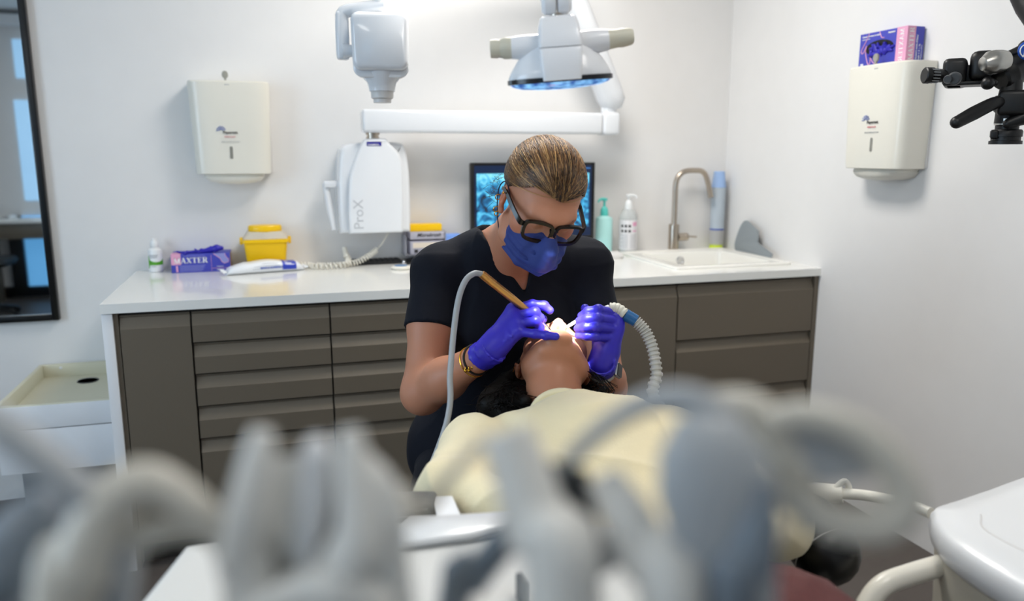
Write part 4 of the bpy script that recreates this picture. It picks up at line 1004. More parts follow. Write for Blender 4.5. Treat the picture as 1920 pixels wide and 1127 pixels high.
part('side_lever', mbox(1870, 242, 1885, 258, -.03, .0, .004), MATS['scope_black'], t)
part('side_grip', MB().tube([mp_(1900, 228, -.04), mp_(1930, 216, -.05)], [9 * k, 14 * k], 16).sphere(mp_(1901, 228, -.04), 9 * k, 14), MATS['scope_black'], t)
part('support_arm', MB().tube([mp_(1930, 110, .04), mp_(2010, 90, .1), (1.5, -1.6, 1.75), (1.45, -1.4, 2.2), (1.4, -1.3, 2.6)], .035, 18, smooth=4), MATS['scope_black'], t)

# ---------------------------------------------------------------- people
def arr(*p): return np.array(p, float)
RT = arr(.9563, -.29237, 0); UP = arr(.05428, .17755, .98261); FW = arr(.28729, .93968, -.18567)
def head_frame(yaw, pitch, roll):
    yw, p, ro = R(yaw), R(pitch), R(roll)
    F = math.cos(p) * (math.sin(yw) * RT - math.cos(yw) * FW) - math.sin(p) * UP
    X = -(math.cos(yw) * RT + math.sin(yw) * FW); Z = np.cross(X, F)
    return np.stack([X * math.cos(ro) + Z * math.sin(ro), F, -X * math.sin(ro) + Z * math.cos(ro)], 1)
class Loc:
    """places head-local shapes in the world"""
    def __init__(s, O, Q, k=1.0): s.O = arr(*O); s.Q = Q; s.k = k
    def p(s, *v): return s.O + s.Q @ (arr(*v) * s.k)
    def M(s): 
        m = Matrix([list(s.Q[0]) + [s.O[0]], list(s.Q[1]) + [s.O[1]], list(s.Q[2]) + [s.O[2]], [0, 0, 0, 1]]); return m @ Matrix.Scale(s.k, 4)
    def ell(s, S, c, r, k=0.0, mode='add', tilt=None):
        Q = s.Q if tilt is None else s.Q @ np.array(Euler(tuple(R(a) for a in tilt)).to_matrix())
        S.ell(s.p(*c), arr(*r) * s.k, Q, k, mode)
    def chain(s, S, pts, rs, k=0.0, mode='add'): S.chain([s.p(*q) for q in pts], [r_ * s.k for r_ in rs], k, mode)
def head_shape(S, h, mouth_open=0.0, lids=True):
    e = h.ell; c = h.chain
    e(S, (0, -.014, .045), (.079, .095, .083))
    e(S, (0, .036, -.012), (.064, .060, .080), .03)
    e(S, (0, .040, -.070 - mouth_open * .4), (.052, .046, .042), .03)
    e(S, (0, .072, -.097 - mouth_open), (.022, .019, .016), .025)
    for q in (-1, 1):
        e(S, (q * .046, .050, -.020), (.024, .026, .022), .02)
        c(S, [(q * .056, .0, -.05), (q * .052, .02, -.076), (q * .03, .058, -.093 - mouth_open * .8)], [.014, .015, .014], .025)
    c(S, [(-.042, .076, .026), (-.015, .088, .022), (.015, .088, .022), (.042, .076, .026)], [.010, .012, .012, .010], .02)
    for q in (-1, 1):
        e(S, (q * .033, .100, .004), (.017, .016, .011), .014, 'sub')
        e(S, (q * .032, .078, .003), (.0135, .0125, .0125), .003)
        if lids: c(S, [(q * .046, .083, .004), (q * .032, .091, .006), (q * .019, .085, .002)], [.003, .0034, .003], .004)
    c(S, [(0, .090, .016), (0, .101, -.006), (0, .113, -.027)], [.0085, .0085, .0105], .012)
    for q in (-1, 1):
        e(S, (q * .0125, .104, -.030), (.0085, .010, .0075), .006)
        e(S, (q * .0065, .111, -.037), (.0035, .005, .0035), .002, 'sub')
    mz = -.062 - mouth_open * .35
    if mouth_open: e(S, (0, .099, mz), (.021, .022, mouth_open * .55), .006, 'sub')
    g = mouth_open * .5
    c(S, [(-.024, .080, mz), (-.010, .093, mz + .006 + g), (0, .0935, mz + .005 + g), (.010, .093, mz + .006 + g), (.024, .080, mz)], [.003, .0055, .005, .0055, .003], .006)
    c(S, [(-.023, .080, mz - .001), (-.008, .092, mz - .008 - g), (.008, .092, mz - .008 - g), (.023, .080, mz - .001)], [.003, .0062, .0062, .003], .006)
    for q in (-1, 1):
        e(S, (q * .080, -.008, -.002), (.007, .019, .031), .006, tilt=(0, 0, -q * 18))
        e(S, (q * .0865, -.004, .004), (.005, .010, .017), .004, 'sub', tilt=(0, 0, -q * 18))
        e(S, (q * .080, .003, -.030), (.006, .009, .010), .006)
mat('skin_fair', '#bc8164', 0.48, var=0.07, scale=18, bump=0.05, bscale=400, sss=0.12, attr=True)
mat('skin_warm', '#b1785a', 0.45, var=0.07, scale=18, bump=0.05, bscale=400, sss=0.12, attr=True)
def tint_by(V, spots):
    """spots: (centre, radius, colour multiplier) for lips, cheeks and the like"""
    T = np.ones((len(V), 3))
    for c, r_, col in spots:
        w = np.clip(1.3 - np.linalg.norm(V - np.asarray(c), axis=1) / r_, 0, .6) / .6
        T = T * (1 - w[:, None]) + T * np.asarray(col) * w[:, None]
    return T

# ================= assistant
A = thing('person', 'assistant in navy scrubs with blue mask, glasses and tied back hair bending over the patient', 'person', (.07, -1.42, 0))
AH = Loc((0.0749, -1.7145, 1.2551), head_frame(17, 44, 7), 1.0)
SL, SR = arr(-.093, -1.443, 1.078), arr(.285, -1.465, 1.082)
EL, ER = arr(*(-0.1637, -1.5801, 0.8120)), arr(*(0.2890, -1.6055, 0.7917))
WL, WR = arr(*(-0.0608, -1.7713, 0.9462)), arr(*(0.1926, -1.7926, 0.9071))
NB = arr(.068, -1.515, 1.125); CH = arr(.085, -1.435, .965); HP = arr(.05, -1.31, .60)
S = SDF((-.28, -1.90, .48), (.46, -1.12, 1.43), .0042)
def torso(S, o=0.0, k=.06):
    mid = (SL + SR) / 2
    S.chain([SL + arr(.03, 0, -.005), mid + arr(0, .02, .012), SR + arr(-.03, 0, -.005)], [.055 + o, .068 + o, .055 + o], k)
    S.ell(CH, arr(.165, .115, .16) + o, None, k)
    for q in (-1, 1): S.ell(CH + arr(q * .075 - .005, -.085, -.03), arr(.062, .05, .06) + o, None, .05)
    S.ell(arr(.065, -1.375, .78), arr(.142, .105, .16) + o, None, .08)
    S.ell(HP, arr(.185, .135, .13) + o, None, .08)
    S.chain([mid + arr(-.10, .02, .02), NB + arr(-.03, .0, .02)], [.045 + o, .045 + o], .05); S.chain([mid + arr(.10, .02, .02), NB + arr(.03, .0, .02)], [.045 + o, .045 + o], .05)
torso(S)
# neck
S.chain([NB, (NB + AH.p(0, -.03, -.05)) / 2, AH.p(0, -.022, -.03)], [.056, .050, .050], .035)
# arms
def arm(S, a, b, c, o=0.0, k=.03):
    m1 = a * .55 + b * .45; m2 = b * .62 + c * .38
    S.chain([a, m1, b], [.056 + o, .052 + o, .045 + o], k); S.chain([b, m2, c], [.045 + o, .044 + o, .0265 + o], k)
arm(S, SL, EL, WL); arm(S, SR, ER, WR)
head_shape(S, AH)
RHAND = dict(wrist=WL, fingers=[
    [(0.0044, -1.7455, 1.0321), (0.0452, -1.7560, 1.0422), (0.0690, -1.7637, 1.0399), (0.0804, -1.7692, 1.0299)],
    [(0.0041, -1.7657, 1.0211), (0.0429, -1.7809, 1.0309), (0.0544, -1.7789, 1.0160), (0.0516, -1.7661, 1.0008)],
    [(0.0021, -1.7837, 1.0077), (0.0379, -1.7995, 1.0156), (0.0491, -1.7945, 0.9989), (0.0437, -1.7793, 0.9868)],
    [(0.0009, -1.7986, 0.9951), (0.0285, -1.8242, 0.9944), (0.0474, -1.8398, 0.9932), (0.0650, -1.8487, 0.9917)]],
    thumb=[(-0.0221, -1.7301, 0.9721), (0.0215, -1.7177, 0.9949), (0.0524, -1.7349, 1.0096), (0.0711, -1.7515, 1.0082)])
LHAND = dict(wrist=WR, fingers=[
    [(0.2199, -1.7845, 1.0175), (0.1768, -1.8054, 1.0335), (0.1571, -1.7972, 1.0285), (0.1470, -1.7836, 1.0171)],
    [(0.2247, -1.7942, 1.0027), (0.1696, -1.8200, 1.0184), (0.1499, -1.8093, 1.0151), (0.1383, -1.7934, 1.0080)],
    [(0.2216, -1.8020, 0.9857), (0.1657, -1.8246, 1.0001), (0.1453, -1.8124, 0.9976), (0.1334, -1.7970, 0.9928)],
    [(0.2133, -1.8048, 0.9692), (0.1643, -1.8232, 0.9779), (0.1469, -1.8124, 0.9790), (0.1344, -1.7981, 0.9778)]],
    thumb=[(0.2012, -1.7622, 0.9398), (0.2000, -1.7392, 0.9734), (0.1852, -1.7396, 1.0023), (0.1724, -1.7421, 1.0240)])
FR = [(.0100, .0093, .0088, .0078), (.0103, .0096, .0090, .0080), (.0100, .0092, .0086, .0077), (.0092, .0084, .0079, .0071)]
def hand_shape(S, H, o=0.0, k=.006):
    w = arr(*H['wrist'])
    K = [arr(*f[0]) for f in H['fingers']]
    for i in range(4):
        b = w + (K[i] - w) * .22 + (K[i] - K[1]) * .25
        S.cap(b, K[i], .0165 + o, .0125 + o, .016)
    for i in range(3): S.cap(K[i], K[i + 1], .0115 + o, .0115 + o, .008)
    S.cap((K[0] + K[3]) / 2 * .5 + w * .5, (K[1] + K[2]) / 2, .019 + o, .012 + o, .014)
    t = [arr(*q) for q in H['thumb']]
    S.cap(w + (t[0] - w) * .4, t[0], .017 + o, .016 + o, .014); S.chain(t, [.0155 + o, .012 + o, .0105 + o, .0088 + o], .006)
    for f, r_ in zip(H['fingers'], FR):
        P_ = [arr(*q) for q in f]
        S.chain(P_, [q + o for q in r_], .0035)
        for i in (1, 2): S.ell(P_[i], np.full(3, r_[i] + .0008 + o), None, .003)
for H in (RHAND, LHAND): hand_shape(S, H, -.002)
V, F = S.mesh(); V = relax(V, F, 1)
lip = AH.p(0, .092, -.066)
organic('body', V, F, MATS['skin_fair'], A, tint=tint_by(V, [(lip, .022, (.95, .62, .62)), (AH.p(.05, .06, -.03), .03, (1, .88, .86)), (AH.p(-.05, .06, -.03), .03, (1, .88, .86)), (AH.p(.083, -.008, 0), .03, (1.0, .82, .78)), (AH.p(-.083, -.008, 0), .03, (1.0, .82, .78))]))
# scrubs
def cone(S, a, b, ra, rb, k=0.0, mode='add'):
    a = arr(*a); b = arr(*b); d = b - a; L_ = np.linalg.norm(d); d /= L_; m = max(ra, rb) + .05
    sl, g = S.win(np.minimum(a, b) - m, np.maximum(a, b) + m)
    if sl is None: return
    X, Y, Z = g; t = (X - a[0]) * d[0] + (Y - a[1]) * d[1] + (Z - a[2]) * d[2]
    rad = np.sqrt(np.maximum((X - a[0]) ** 2 + (Y - a[1]) ** 2 + (Z - a[2]) ** 2 - t * t, 0))
    e = np.maximum(rad - (ra + (rb - ra) * np.clip(t / L_, 0, 1)), np.maximum(-t, t - L_)); S.mix(sl, e.astype(np.float32), k, mode)
mat('scrub_navy', '#080c18', 0.8, var=0.15, scale=25, bump=0.25, bscale=90, sheen=0.02, spec=0.25)
S = SDF((-.28, -1.75, .42), (.46, -1.08, 1.22), .005)
torso(S, .011)
S.ell(HP + arr(0, 0, -.06), (.205, .15, .12), None, .06)
hemL = SL + (EL - SL) * .50; hemR = SR + (ER - SR) * .50
cone(S, SL + (SL - EL) * .02, hemL, .060, .066, .03); cone(S, SR + (SR - ER) * .02, hemR, .060, .064, .03)
S.ell(SL, np.full(3, .064), None, .03); S.ell(SR, np.full(3, .064), None, .03)
# v neck opening
def wedge(S, tip, tl, tr, dep):
    X, Y, Z = np.meshgrid(*S.ax, indexing='ij', sparse=True); t = arr(*tip)
    X, Y, Z = X - t[0], Y - t[1], Z - t[2]
    a = X * RT[0] + Y * RT[1] + Z * RT[2]; b_ = X * UP[0] + Y * UP[1] + Z * UP[2]; c = X * FW[0] + Y * FW[1] + Z * FW[2]
    e = np.maximum(np.maximum(-(a + b_ * tl) / math.hypot(1, tl), (a - b_ * tr) / math.hypot(1, tr)), np.maximum(c - dep, -b_))
    S.mix(tuple(slice(0, q) for q in S.d.shape), e.astype(np.float32), .004, 'sub')
wedge(S, (0.0716, -1.6267, 1.0479), .74, .26, .10)
S.chain([NB + arr(0, .0, .06), NB + arr(0, -.03, .01), (0.0431, -1.6397, 1.1536)], [.070, .054, .018], .004, 'sub')
def normals(V, F):
    n = np.cross(V[F[:, 2]] - V[F[:, 0]], V[F[:, 3]] - V[F[:, 1]]); N_ = np.stack([sum(np.bincount(F[:, k], weights=n[:, i], minlength=len(V)) for k in range(4)) for i in range(3)], 1)
    return N_ / np.maximum(np.linalg.norm(N_, axis=1), 1e-12)[:, None]
def wrinkle(V, F, amp, freq, seed, dirs=5):
    rg = np.random.default_rng(seed); W = np.zeros(len(V)); P_ = V * freq
    for k in range(dirs):
        d = rg.normal(0, 1, 3); d /= np.linalg.norm(d); e = rg.normal(0, 1, 3); e /= np.linalg.norm(e); g = rg.normal(0, 1, 3)
        ph = P_ @ d + 1.5 * np.sin(P_ @ e * .55 + k) + .8 * np.sin(P_ @ g * .4)
        m = np.clip(np.sin(P_ @ rg.normal(0, .35, 3) + k * 1.7), 0, 1)
        W += m * (1 - np.abs(np.sin(ph))) ** 2.2
    return V + normals(V, F) * (amp * (W - W.mean()))[:, None]
V, F = S.mesh(); V = relax(V, F, 2); V = wrinkle(V, F, .0045, 17, 3)
organic('scrub_top', V, F, MATS['scrub_navy'], A)
# v neck trim
# trousers, shoes
S = SDF((-.30, -1.80, .03), (.42, -1.08, .66), .008)
S.ell(HP + arr(0, 0, -.05), (.19, .14, .11), None, .03)
for q, kx in ((-1, -.17), (1, .25)):
    hp = HP + arr(q * .09, 0, -.06); kn = arr(kx, -1.66, .50); an = arr(kx * 1.02, -1.60, .10)
    S.chain([hp, kn], [.088, .068], .04); S.chain([kn, an], [.066, .048], .02)
V, F = S.mesh(); V = relax(V, F, 1); organic('trousers', V, F, MATS['scrub_navy'], A)
for kx in (-.17, .25):
    part('shoe', MB().loft([rrect(kx - .04, kx + .045, -1.78, -1.54, .04, 0), rrect(kx - .043, kx + .048, -1.785, -1.535, .042, .02), rrect(kx - .038, kx + .043, -1.76, -1.54, .04, .05), rrect(kx - .03, kx + .035, -1.66, -1.545, .03, .10)]), MATS['white_plastic'], A)
# gloves
mat('nitrile', '#3229b4', 0.42, var=0.05, scale=30, bump=0.12, bscale=45, sss=0.05)
def glove(H, name, elbow, label):
    w = arr(*H['wrist']); pts = np.array([q for f in H['fingers'] for q in f] + list(H['thumb']) + [w]); d = (elbow - w) / np.linalg.norm(elbow - w)
    c = w + d * .022
    S = SDF(np.minimum(pts.min(0), c) - .05, np.maximum(pts.max(0), c) + .05, .0019)
    hand_shape(S, H, .0008)
    kc = (arr(*H['fingers'][1][0]) + arr(*H['fingers'][2][0])) / 2
    S.cap(w + (kc - w) * .3, w, .026, .0285, .02)
    cone(S, w + (kc - w) * .05, c, .0290, .0315, .006)
    # cuff wrinkles and creases over the knuckles
    ax = frame_z(d); 
    for j in range(5):
        q = w + d * (.018 - .012 * j); a0 = RNG.uniform(0, 6.28)
        ring = [q + np.array(ax @ Vector((.0292 * math.cos(a0 + t_), .0292 * math.sin(a0 + t_), .004 * math.sin(2 * t_)))) for t_ in np.linspace(0, 3.6, 9)]
        S.chain(ring, [.0012] + [.0022] * 7 + [.0012], .004)
    K = [arr(*f[0]) for f in H['fingers']]
    for j in range(9):
        u = RNG.uniform(.2, .9); i = RNG.integers(0, 3); p0 = w + (K[i] - w) * u; p1 = w + (K[i + 1] - w) * (u + RNG.uniform(-.15, .15))
        off = -FW * RNG.uniform(.012, .02); S.cap(p0 + off, p1 + off, .002, .0015, .005)
    V, F = S.mesh(); V = relax(V, F, 1)
    return organic(name, V, F, MATS['nitrile'], A, label)
glove(RHAND, 'glove', EL, 'blue glove holding the gold handpiece'); glove(LHAND, 'glove', ER, 'blue glove holding the suction tip')

# hair
mat('hair_strand', '#ffffff', 0.42, var=0.12, scale=60, attr=True, spec=0.6)
mat('hair_dark', '#0d0a08', 0.6, var=0.3, scale=60, attr=False, spec=0.25)
mat('hair_base', '#3e2c1c', 0.5, var=0.25, scale=70)
HC = (0, -.016, .046); HRr = (.0845, .1025, .0900); BUN = (0, -.125, .04)
h = AH; lo = np.minimum(h.p(-.12, -.2, -.1), h.p(.12, .1, .17)) ; hi = np.maximum(h.p(-.12, -.2, -.1), h.p(.12, .1, .17))
S = SDF(h.O - .24, h.O + .24, .0036)
h.ell(S, HC, HRr); h.ell(S, (0, -.122, .035), (.038, .035, .036), .015)
n1 = h.Q @ arr(0, .80, -.60); S.plane_cut(h.p(0, .040, .083), n1); n2 = h.Q @ arr(0, .6, -.8); S.plane_cut(h.p(0, -.028, -.028), n2)
h.ell(S, (0, -.06, -.02), (.062, .05, .03), .02)
h.chain(S, [(.0, .0, .02), (0, .02, .0)], [.02, .02], .0)
V, F = S.mesh(); V = relax(V, F, 1)
hb = organic('hair', V, F, MATS['hair_base'], A)
def strands(h, n, hair_c, hair_r, bun, start_fn, col_fn, rad=.0009, lift=.002, seg=13):
    vs = []; fs = []; cols = []
    for i in range(n):
        s0 = start_fn(i); s0 = s0 / np.linalg.norm(s0); bn = arr(*bun) / arr(*hair_r); b0 = (arr(*bun) - arr(*hair_c)) / arr(*hair_r); b0 /= np.linalg.norm(b0)
        b1 = b0 + RNG.normal(0, .10, 3); b1 /= np.linalg.norm(b1)
        om = math.acos(np.clip(s0 @ b1, -1, 1)); lf = lift * RNG.uniform(-.6, 1.2); ph = RNG.uniform(0, 6.28); wv = RNG.normal(0, .035); pts = []
        for k in range(seg):
            u = k / (seg - 1); q = (math.sin((1 - u) * om) * s0 + math.sin(u * om) * b1) / max(math.sin(om), 1e-4)
            q = q + arr(wv * math.sin(PI * u), 0, wv * .5 * math.sin(PI * u)); q = q / np.linalg.norm(q)
            pts.append(h.p(*(arr(*hair_c) + q * (arr(*hair_r) + lf * math.sin(PI * min(1, u * 1.4 + .08)) + .0004))))
        o = len(vs); nn = [Vector(p) for p in pts]
        for k in range(seg):
            t_ = (nn[min(k + 1, seg - 1)] - nn[max(k - 1, 0)]).normalized(); fr = frame_z(t_); w = rad * (1.1 if k < seg - 2 else .6)
            for m_ in range(3):
                a = 2 * PI * m_ / 3; vs.append(nn[k] + fr @ Vector((w * math.cos(a), w * math.sin(a), 0)))
        for k in range(seg - 1):
            for m_ in range(3): a = o + 3 * k + m_; c = o + 3 * k + (m_ + 1) % 3; fs.append((a, c, c + 3, a + 3))
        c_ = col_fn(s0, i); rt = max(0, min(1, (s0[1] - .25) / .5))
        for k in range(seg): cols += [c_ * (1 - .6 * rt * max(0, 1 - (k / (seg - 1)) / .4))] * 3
    return np.array([tuple(v) for v in vs]), np.array(fs), np.array(cols)
def a_start(i):
    z = RNG.uniform(0, 1)
    if z < .62:   # along the hairline: forehead to temples
        a = RNG.uniform(-1, 1); x = .93 * math.sin(a * 1.45); aa = abs(a); zz = float(np.interp(aa, [0, .12, .38, .62, 1], [.19, .23, .37, .17, -.16])) + abs(RNG.normal(0, .07)); y = float(np.interp(aa, [0, .38, .62, 1], [.90, .75, .58, .15])) - abs(RNG.normal(0, .06))
        return arr(x, y, zz)
    a = RNG.uniform(-1, 1); return arr(math.sin(a * 1.4) * .85, RNG.uniform(-.2, .6), RNG.uniform(.3, 1.0))
BL, BR, DB = arr(*C('#dcab6c')), arr(*C('#8a5f34')), arr(*C('#402a18'))
def a_col(s0, i):
    q = RNG.uniform(); f = .5 + .5 * math.sin(s0[0] * 19 + 1.3) * math.cos(s0[0] * 43 + s0[2] * 5)
    f = f * .8 + .2 * q
    c = BL if f > .66 else (BR if f > .36 else DB)
    return c * RNG.uniform(.7, 1.15)
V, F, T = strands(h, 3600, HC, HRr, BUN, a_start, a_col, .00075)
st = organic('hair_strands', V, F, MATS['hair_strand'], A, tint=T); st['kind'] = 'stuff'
# loose flyaway hairs by the ear
fl = MB()
for k in range(16):
    p0 = h.p(.078, -.05 - .02 * RNG.uniform(), .02 - .07 * RNG.uniform()); p1 = p0 + arr(-.018 * RNG.uniform(.3, 1), .01, -.02 * RNG.uniform(-.6, 1.4)); p2 = p1 + arr(RNG.normal(0, .008), 0, -.02 * RNG.uniform(0, 1))
    fl.tube([p0, p1, p2], .0004, 3, smooth=4)
f_ = part('loose_hairs', fl, MATS['hair_base'], A, angle=None); f_['kind'] = 'stuff'
eb = MB()
for q in (-1, 1): eb.tube([h.p(q * .052, .073, .021), h.p(q * .040, .088, .0275), h.p(q * .016, .0975, .022)], [.0014, .0028, .0022], 8, smooth=4)
part('eyebrows', eb, MATS['hair_base'], A)
# mask
mat('mask_blue', '#24367a', 0.7, var=0.05, scale=50, bump=0.15, bscale=200)
S = SDF(h.O - .17, h.O + .17, .0026)
h.ell(S, (0, .045, -.055), (.0665, .068, .060)); h.ell(S, (0, .075, -.072), (.046, .050, .042), .03); h.chain(S, [(0, .098, -.008), (0, .122, -.034), (0, .120, -.065)], [.010, .013, .02], .025)
for z_ in (-.045, -.066, -.085):
    h.chain(S, [(-.070, .055, z_ + .004), (-.045, .105, z_), (0, .132, z_ - .002), (.045, .105, z_), (.070, .055, z_ + .004)], [.003] * 5, .004, 'sub')
    h.chain(S, [(-.066, .052, z_ - .006), (-.044, .096, z_ - .008), (0, .122, z_ - .009), (.044, .096, z_ - .008), (.066, .052, z_ - .006)], [.003] * 5, .012)
S.plane_cut(h.p(0, .10, -.006), h.Q @ arr(0, -.15, 1)); S.plane_cut(h.p(0, .030, -.06), h.Q @ arr(0, -1, .12)); S.plane_cut(h.p(0, .06, -.108), h.Q @ arr(0, -.2, -1))
V, F = S.mesh(); V = relax(V, F, 1); mk = organic('face_mask', V, F, MATS['mask_blue'], A)
mat('strap_navy', '#141a38', 0.6)
for q in (-1, 1):
    part('ear_loop', MB().tube([h.p(q * .062, .038, -.02), h.p(q * .078, .012, .018), h.p(q * .084, -.018, .028), h.p(q * .087, -.032, .0), h.p(q * .080, -.015, -.045), h.p(q * .068, .02, -.085), h.p(q * .055, .035, -.098)], .0013, 6, smooth=5), MATS['strap_navy'], mk)
# glasses
gs = thing  # alias unused
mat('tortoise', '#0c0705', 0.22, var=0.9, scale=60, coat=0.1); mat('lens_glass', '#ffffff', 0.02, trans=1.0, ior=1.08, spec=0.5)
M4 = h.M()
def lens_loop(q, sc, y=0.0):
    pts = [(-.026, .013), (-.020, .0185), (0, .020), (.020, .019), (.026, .014), (.0265, 0), (.022, -.014), (.010, -.019), (-.010, -.019), (-.022, -.014), (-.0265, 0)]
    return [Vector((q * .0335 + x * sc * q, .1095 - .22 * abs(x * sc + .0335) ** 1.0 * .6 + y, z * sc + .0005)) for x, z in pts]
gl = MB()
def ring(pts, w, M):
    P = catmull([tuple(p) for p in pts] + [tuple(pts[0])], 4)[:-1]; n = len(P); vs = []; fs = []
    cx_ = sum(P, Vector()) / n
    for p in P:
        d = (p - cx_).normalized()
        for a, b in ((0, -.003), (w, -.003), (w, .003), (0, .003)): vs.append(p + d * a + Vector((0, b, 0)))
    for i in range(n):
        j = (i + 1) % n
        for k in range(4): fs.append((4 * i + k, 4 * j + k, 4 * j + (k + 1) % 4, 4 * i + (k + 1) % 4))
    return [M @ v for v in vs], fs
for q in (-1, 1):
    v_, f_ = ring(lens_loop(q, 1.0), .0068, M4); gl.add(v_, f_)
gl.tube([M4 @ Vector((-.008, .106, .008)), M4 @ Vector((0, .109, .0105)), M4 @ Vector((.008, .106, .008))], .0042, 8, smooth=3)
fr_ = part('glasses', gl, MATS['tortoise'], A)
for q in (-1, 1):
    tp = [(q * .066, .098, .012), (q * .0735, .092, .013), (q * .080, .05, .015), (q * .0845, .0, .018), (q * .0845, -.02, .010)]
    mbt = MB(); P = catmull(tp, 4); vs = []; fs = []
    for p in P:
        for a, b in ((-.0018, -.006), (.0018, -.006), (.0018, .006), (-.0018, .006)): vs.append(M4 @ (p + Vector((a, 0, b * (1 if p.y > .02 else .7)))))
    for i in range(len(P) - 1):
        for k in range(4): fs.append((4 * i + k, 4 * i + (k + 1) % 4, 4 * i + 4 + (k + 1) % 4, 4 * i + 4 + k))
    fs += [(0, 1, 2, 3), tuple(range(len(vs) - 4, len(vs)))]
    part('temple', mbt.add(vs, fs), MATS['tortoise'], fr_)
    P = catmull([tuple(p) for p in lens_loop(q, 1.0)] + [tuple(lens_loop(q, 1.0)[0])], 4)[:-1]
    a_ = [M4 @ p for p in P]; b_ = [M4 @ (p + Vector((0, -.0012, 0))) for p in P]
    part('lens', MB().loft([a_, b_]), MATS['lens_glass'], fr_)
# jewellery and watch
mat('gold', '#d9a73a', 0.25, 1.0); mat('copper_gold', '#e0a862', 0.36, 1.0, var=0.08, scale=4)
dL = (EL - WL) / np.linalg.norm(EL - WL); cB = WL + dL * .050
br = MB().torus(.0342, .0013, 36, 8, look(cB, dL))
fr = frame_z(dL)
part('bracelet', br, MATS['gold'], A)
for k in range(5):
    a = R(150 + 14 * k); p = Vector(cB) + fr @ Vector((.0355 * math.cos(a), .0355 * math.sin(a), 0)); q_ = p - Vector(FW) * .034 + Vector((0, 0, -.004 - .003 * (k % 2))); 
    c = Vector(cB) - Vector(FW) * .0335 + Vector(RT) * (-.014 + .007 * k) + Vector((0, 0, -.016 + .0035 * k - .003 * (k % 2)))
    part('charm', MB().sphere(c, (.0035, .0035, .0045), 10).torus(.0035, .001, 12, 6, look(c + Vector((0, 0, .005)), RT)), MATS['gold'], A)
part('hair_tie', MB().torus(.0325, .0024, 32, 8, look(WL + dL * .036, dL + arr(.1, 0, .15))), MATS['black_rubber'], A)
dR = (ER - WR) / np.linalg.norm(ER - WR); cW = WR + dR * .033
wt = part('watch', MB().box((-.017, -.019, 0), (.017, .019, .0105), .006, 3, M=look(cW + Vector(RT) * .0285 + Vector((0, 0, -.004)) - Vector(FW) * .004, Vector(RT) - Vector(FW) * .45, tuple(dR))), MATS['chrome'], A)
part('watch_face', MB().box((-.014, -.016, .0105), (.014, .016, .0112), .0003, 1, M=look(cW + Vector(RT) * .0285 + Vector((0, 0, -.004)) - Vector(FW) * .004, Vector(RT) - Vector(FW) * .45, tuple(dR))), MATS['black_plastic'], wt)
bd = MB(); fr = frame_z(dR)
L0 = [[Vector(cW) + fr @ Vector((.0305 * math.cos(2 * PI * k / 28), .0305 * math.sin(2 * PI * k / 28), z_)) for k in range(28)] for z_ in (-.009, .009)]
L1 = [[Vector(cW) + fr @ Vector((.0325 * math.cos(2 * PI * k / 28), .0325 * math.sin(2 * PI * k / 28), z_)) for k in range(28)] for z_ in (.009, -.009)]
part('watch_strap', bd.loft([L0[0], L0[1], L1[0], L1[1], L0[0]], False, False), MATS['pale_grey'], wt)
for (y_, z_, rr_) in ((-.008, -.038, .006), (.002, -.042, .005), (-.022, -.016, .006)):
    part('earring', MB().torus(rr_, .0011, 18, 6, look(h.p(.086, y_, z_), h.Q @ arr(0, 1, .2))), MATS['gold'], A)
part('ear_stud', MB().sphere(h.p(.089, .004, .014), .0022, 10), MATS['gold'], A)

# stool
t = thing('operator_stool', 'round operator stool under the assistant', 'stool', (.05, -1.29, 0))
part('seat', MB().lathe([(0, .40), (.16, .40), (.18, .42), (.18, .455), (.165, .47), (0, .472)], 36, TM((.05, -1.27, 0))), MATS['black_rubber'], t)
part('post', MB().tube([(.05, -1.27, .08), (.05, -1.27, .40)], .025, 16), MATS['chrome'], t)
for k in range(5):
    a = R(72 * k + 90); e = Vector((.05 + .24 * math.cos(a), -1.27 + .24 * math.sin(a), .05))
    part('foot', MB().tube([(.05, -1.27, .10), e], [.022, .015], 8).sphere(e - Vector((0, 0, .025)), .025, 12), MATS['chrome'], t)

# ================= patient
Pn = thing('person', 'patient in cream sweater lying back with chin raised under the lamp', 'person', (.05, -2.1, .7))
def supine_frame(yaw, ext, roll):
    X, Fv, Z = -RT, UP.copy(), FW.copy()
    def rot(v, ax, a): 
        return np.array(Matrix.Rotation(a, 3, Vector(ax)) @ Vector(v))
    Q = [X, Fv, Z]
    Q = [rot(v, FW, R(yaw)) for v in Q]
    Q = [rot(v, Q[0], R(ext)) for v in Q] if ext else Q
    return np.stack(Q, 1)
PH = Loc((0.0998, -1.7364, 0.8864), supine_frame(6, -3, 0), .97)
N0 = arr(*(0.0585, -1.9326, 0.8261)); pL = arr(*(-0.1272, -1.9347, 0.7972)); pR = arr(*(0.2594, -2.0113, 0.7925))
pEL = arr(*(-0.2147, -2.1511, 0.8056)); pER = arr(*(0.2837, -2.2801, 0.7620)); pWL = arr(-.06, -2.44, .845); pWR = arr(.10, -2.44, .845)
mid = (pL + pR) / 2; PEL = arr(.02, -2.48, .682); ax_ = (PEL - mid) / np.linalg.norm(PEL - mid)
def ptorso(S, o, k=.06):
    up = arr(0, 0, 1.)
    side = (pR - pL); side /= np.linalg.norm(side); nrm = np.cross(side, ax_); nrm *= np.sign(nrm[2]); Q = np.stack([side, ax_, nrm], 1)
    S.ell(mid + ax_ * .14 - up * .005, arr(.185, .23, .088) + o, Q, k)
    S.ell(mid + ax_ * .36 - up * .03, arr(.16, .22, .085) + o, Q, k)
    S.ell(PEL, arr(.185, .17, .105) + o, Q, k)
    S.chain([pL, mid + up * .01 + ax_ * .02, pR], [.058 + o, .075 + o, .058 + o], k)
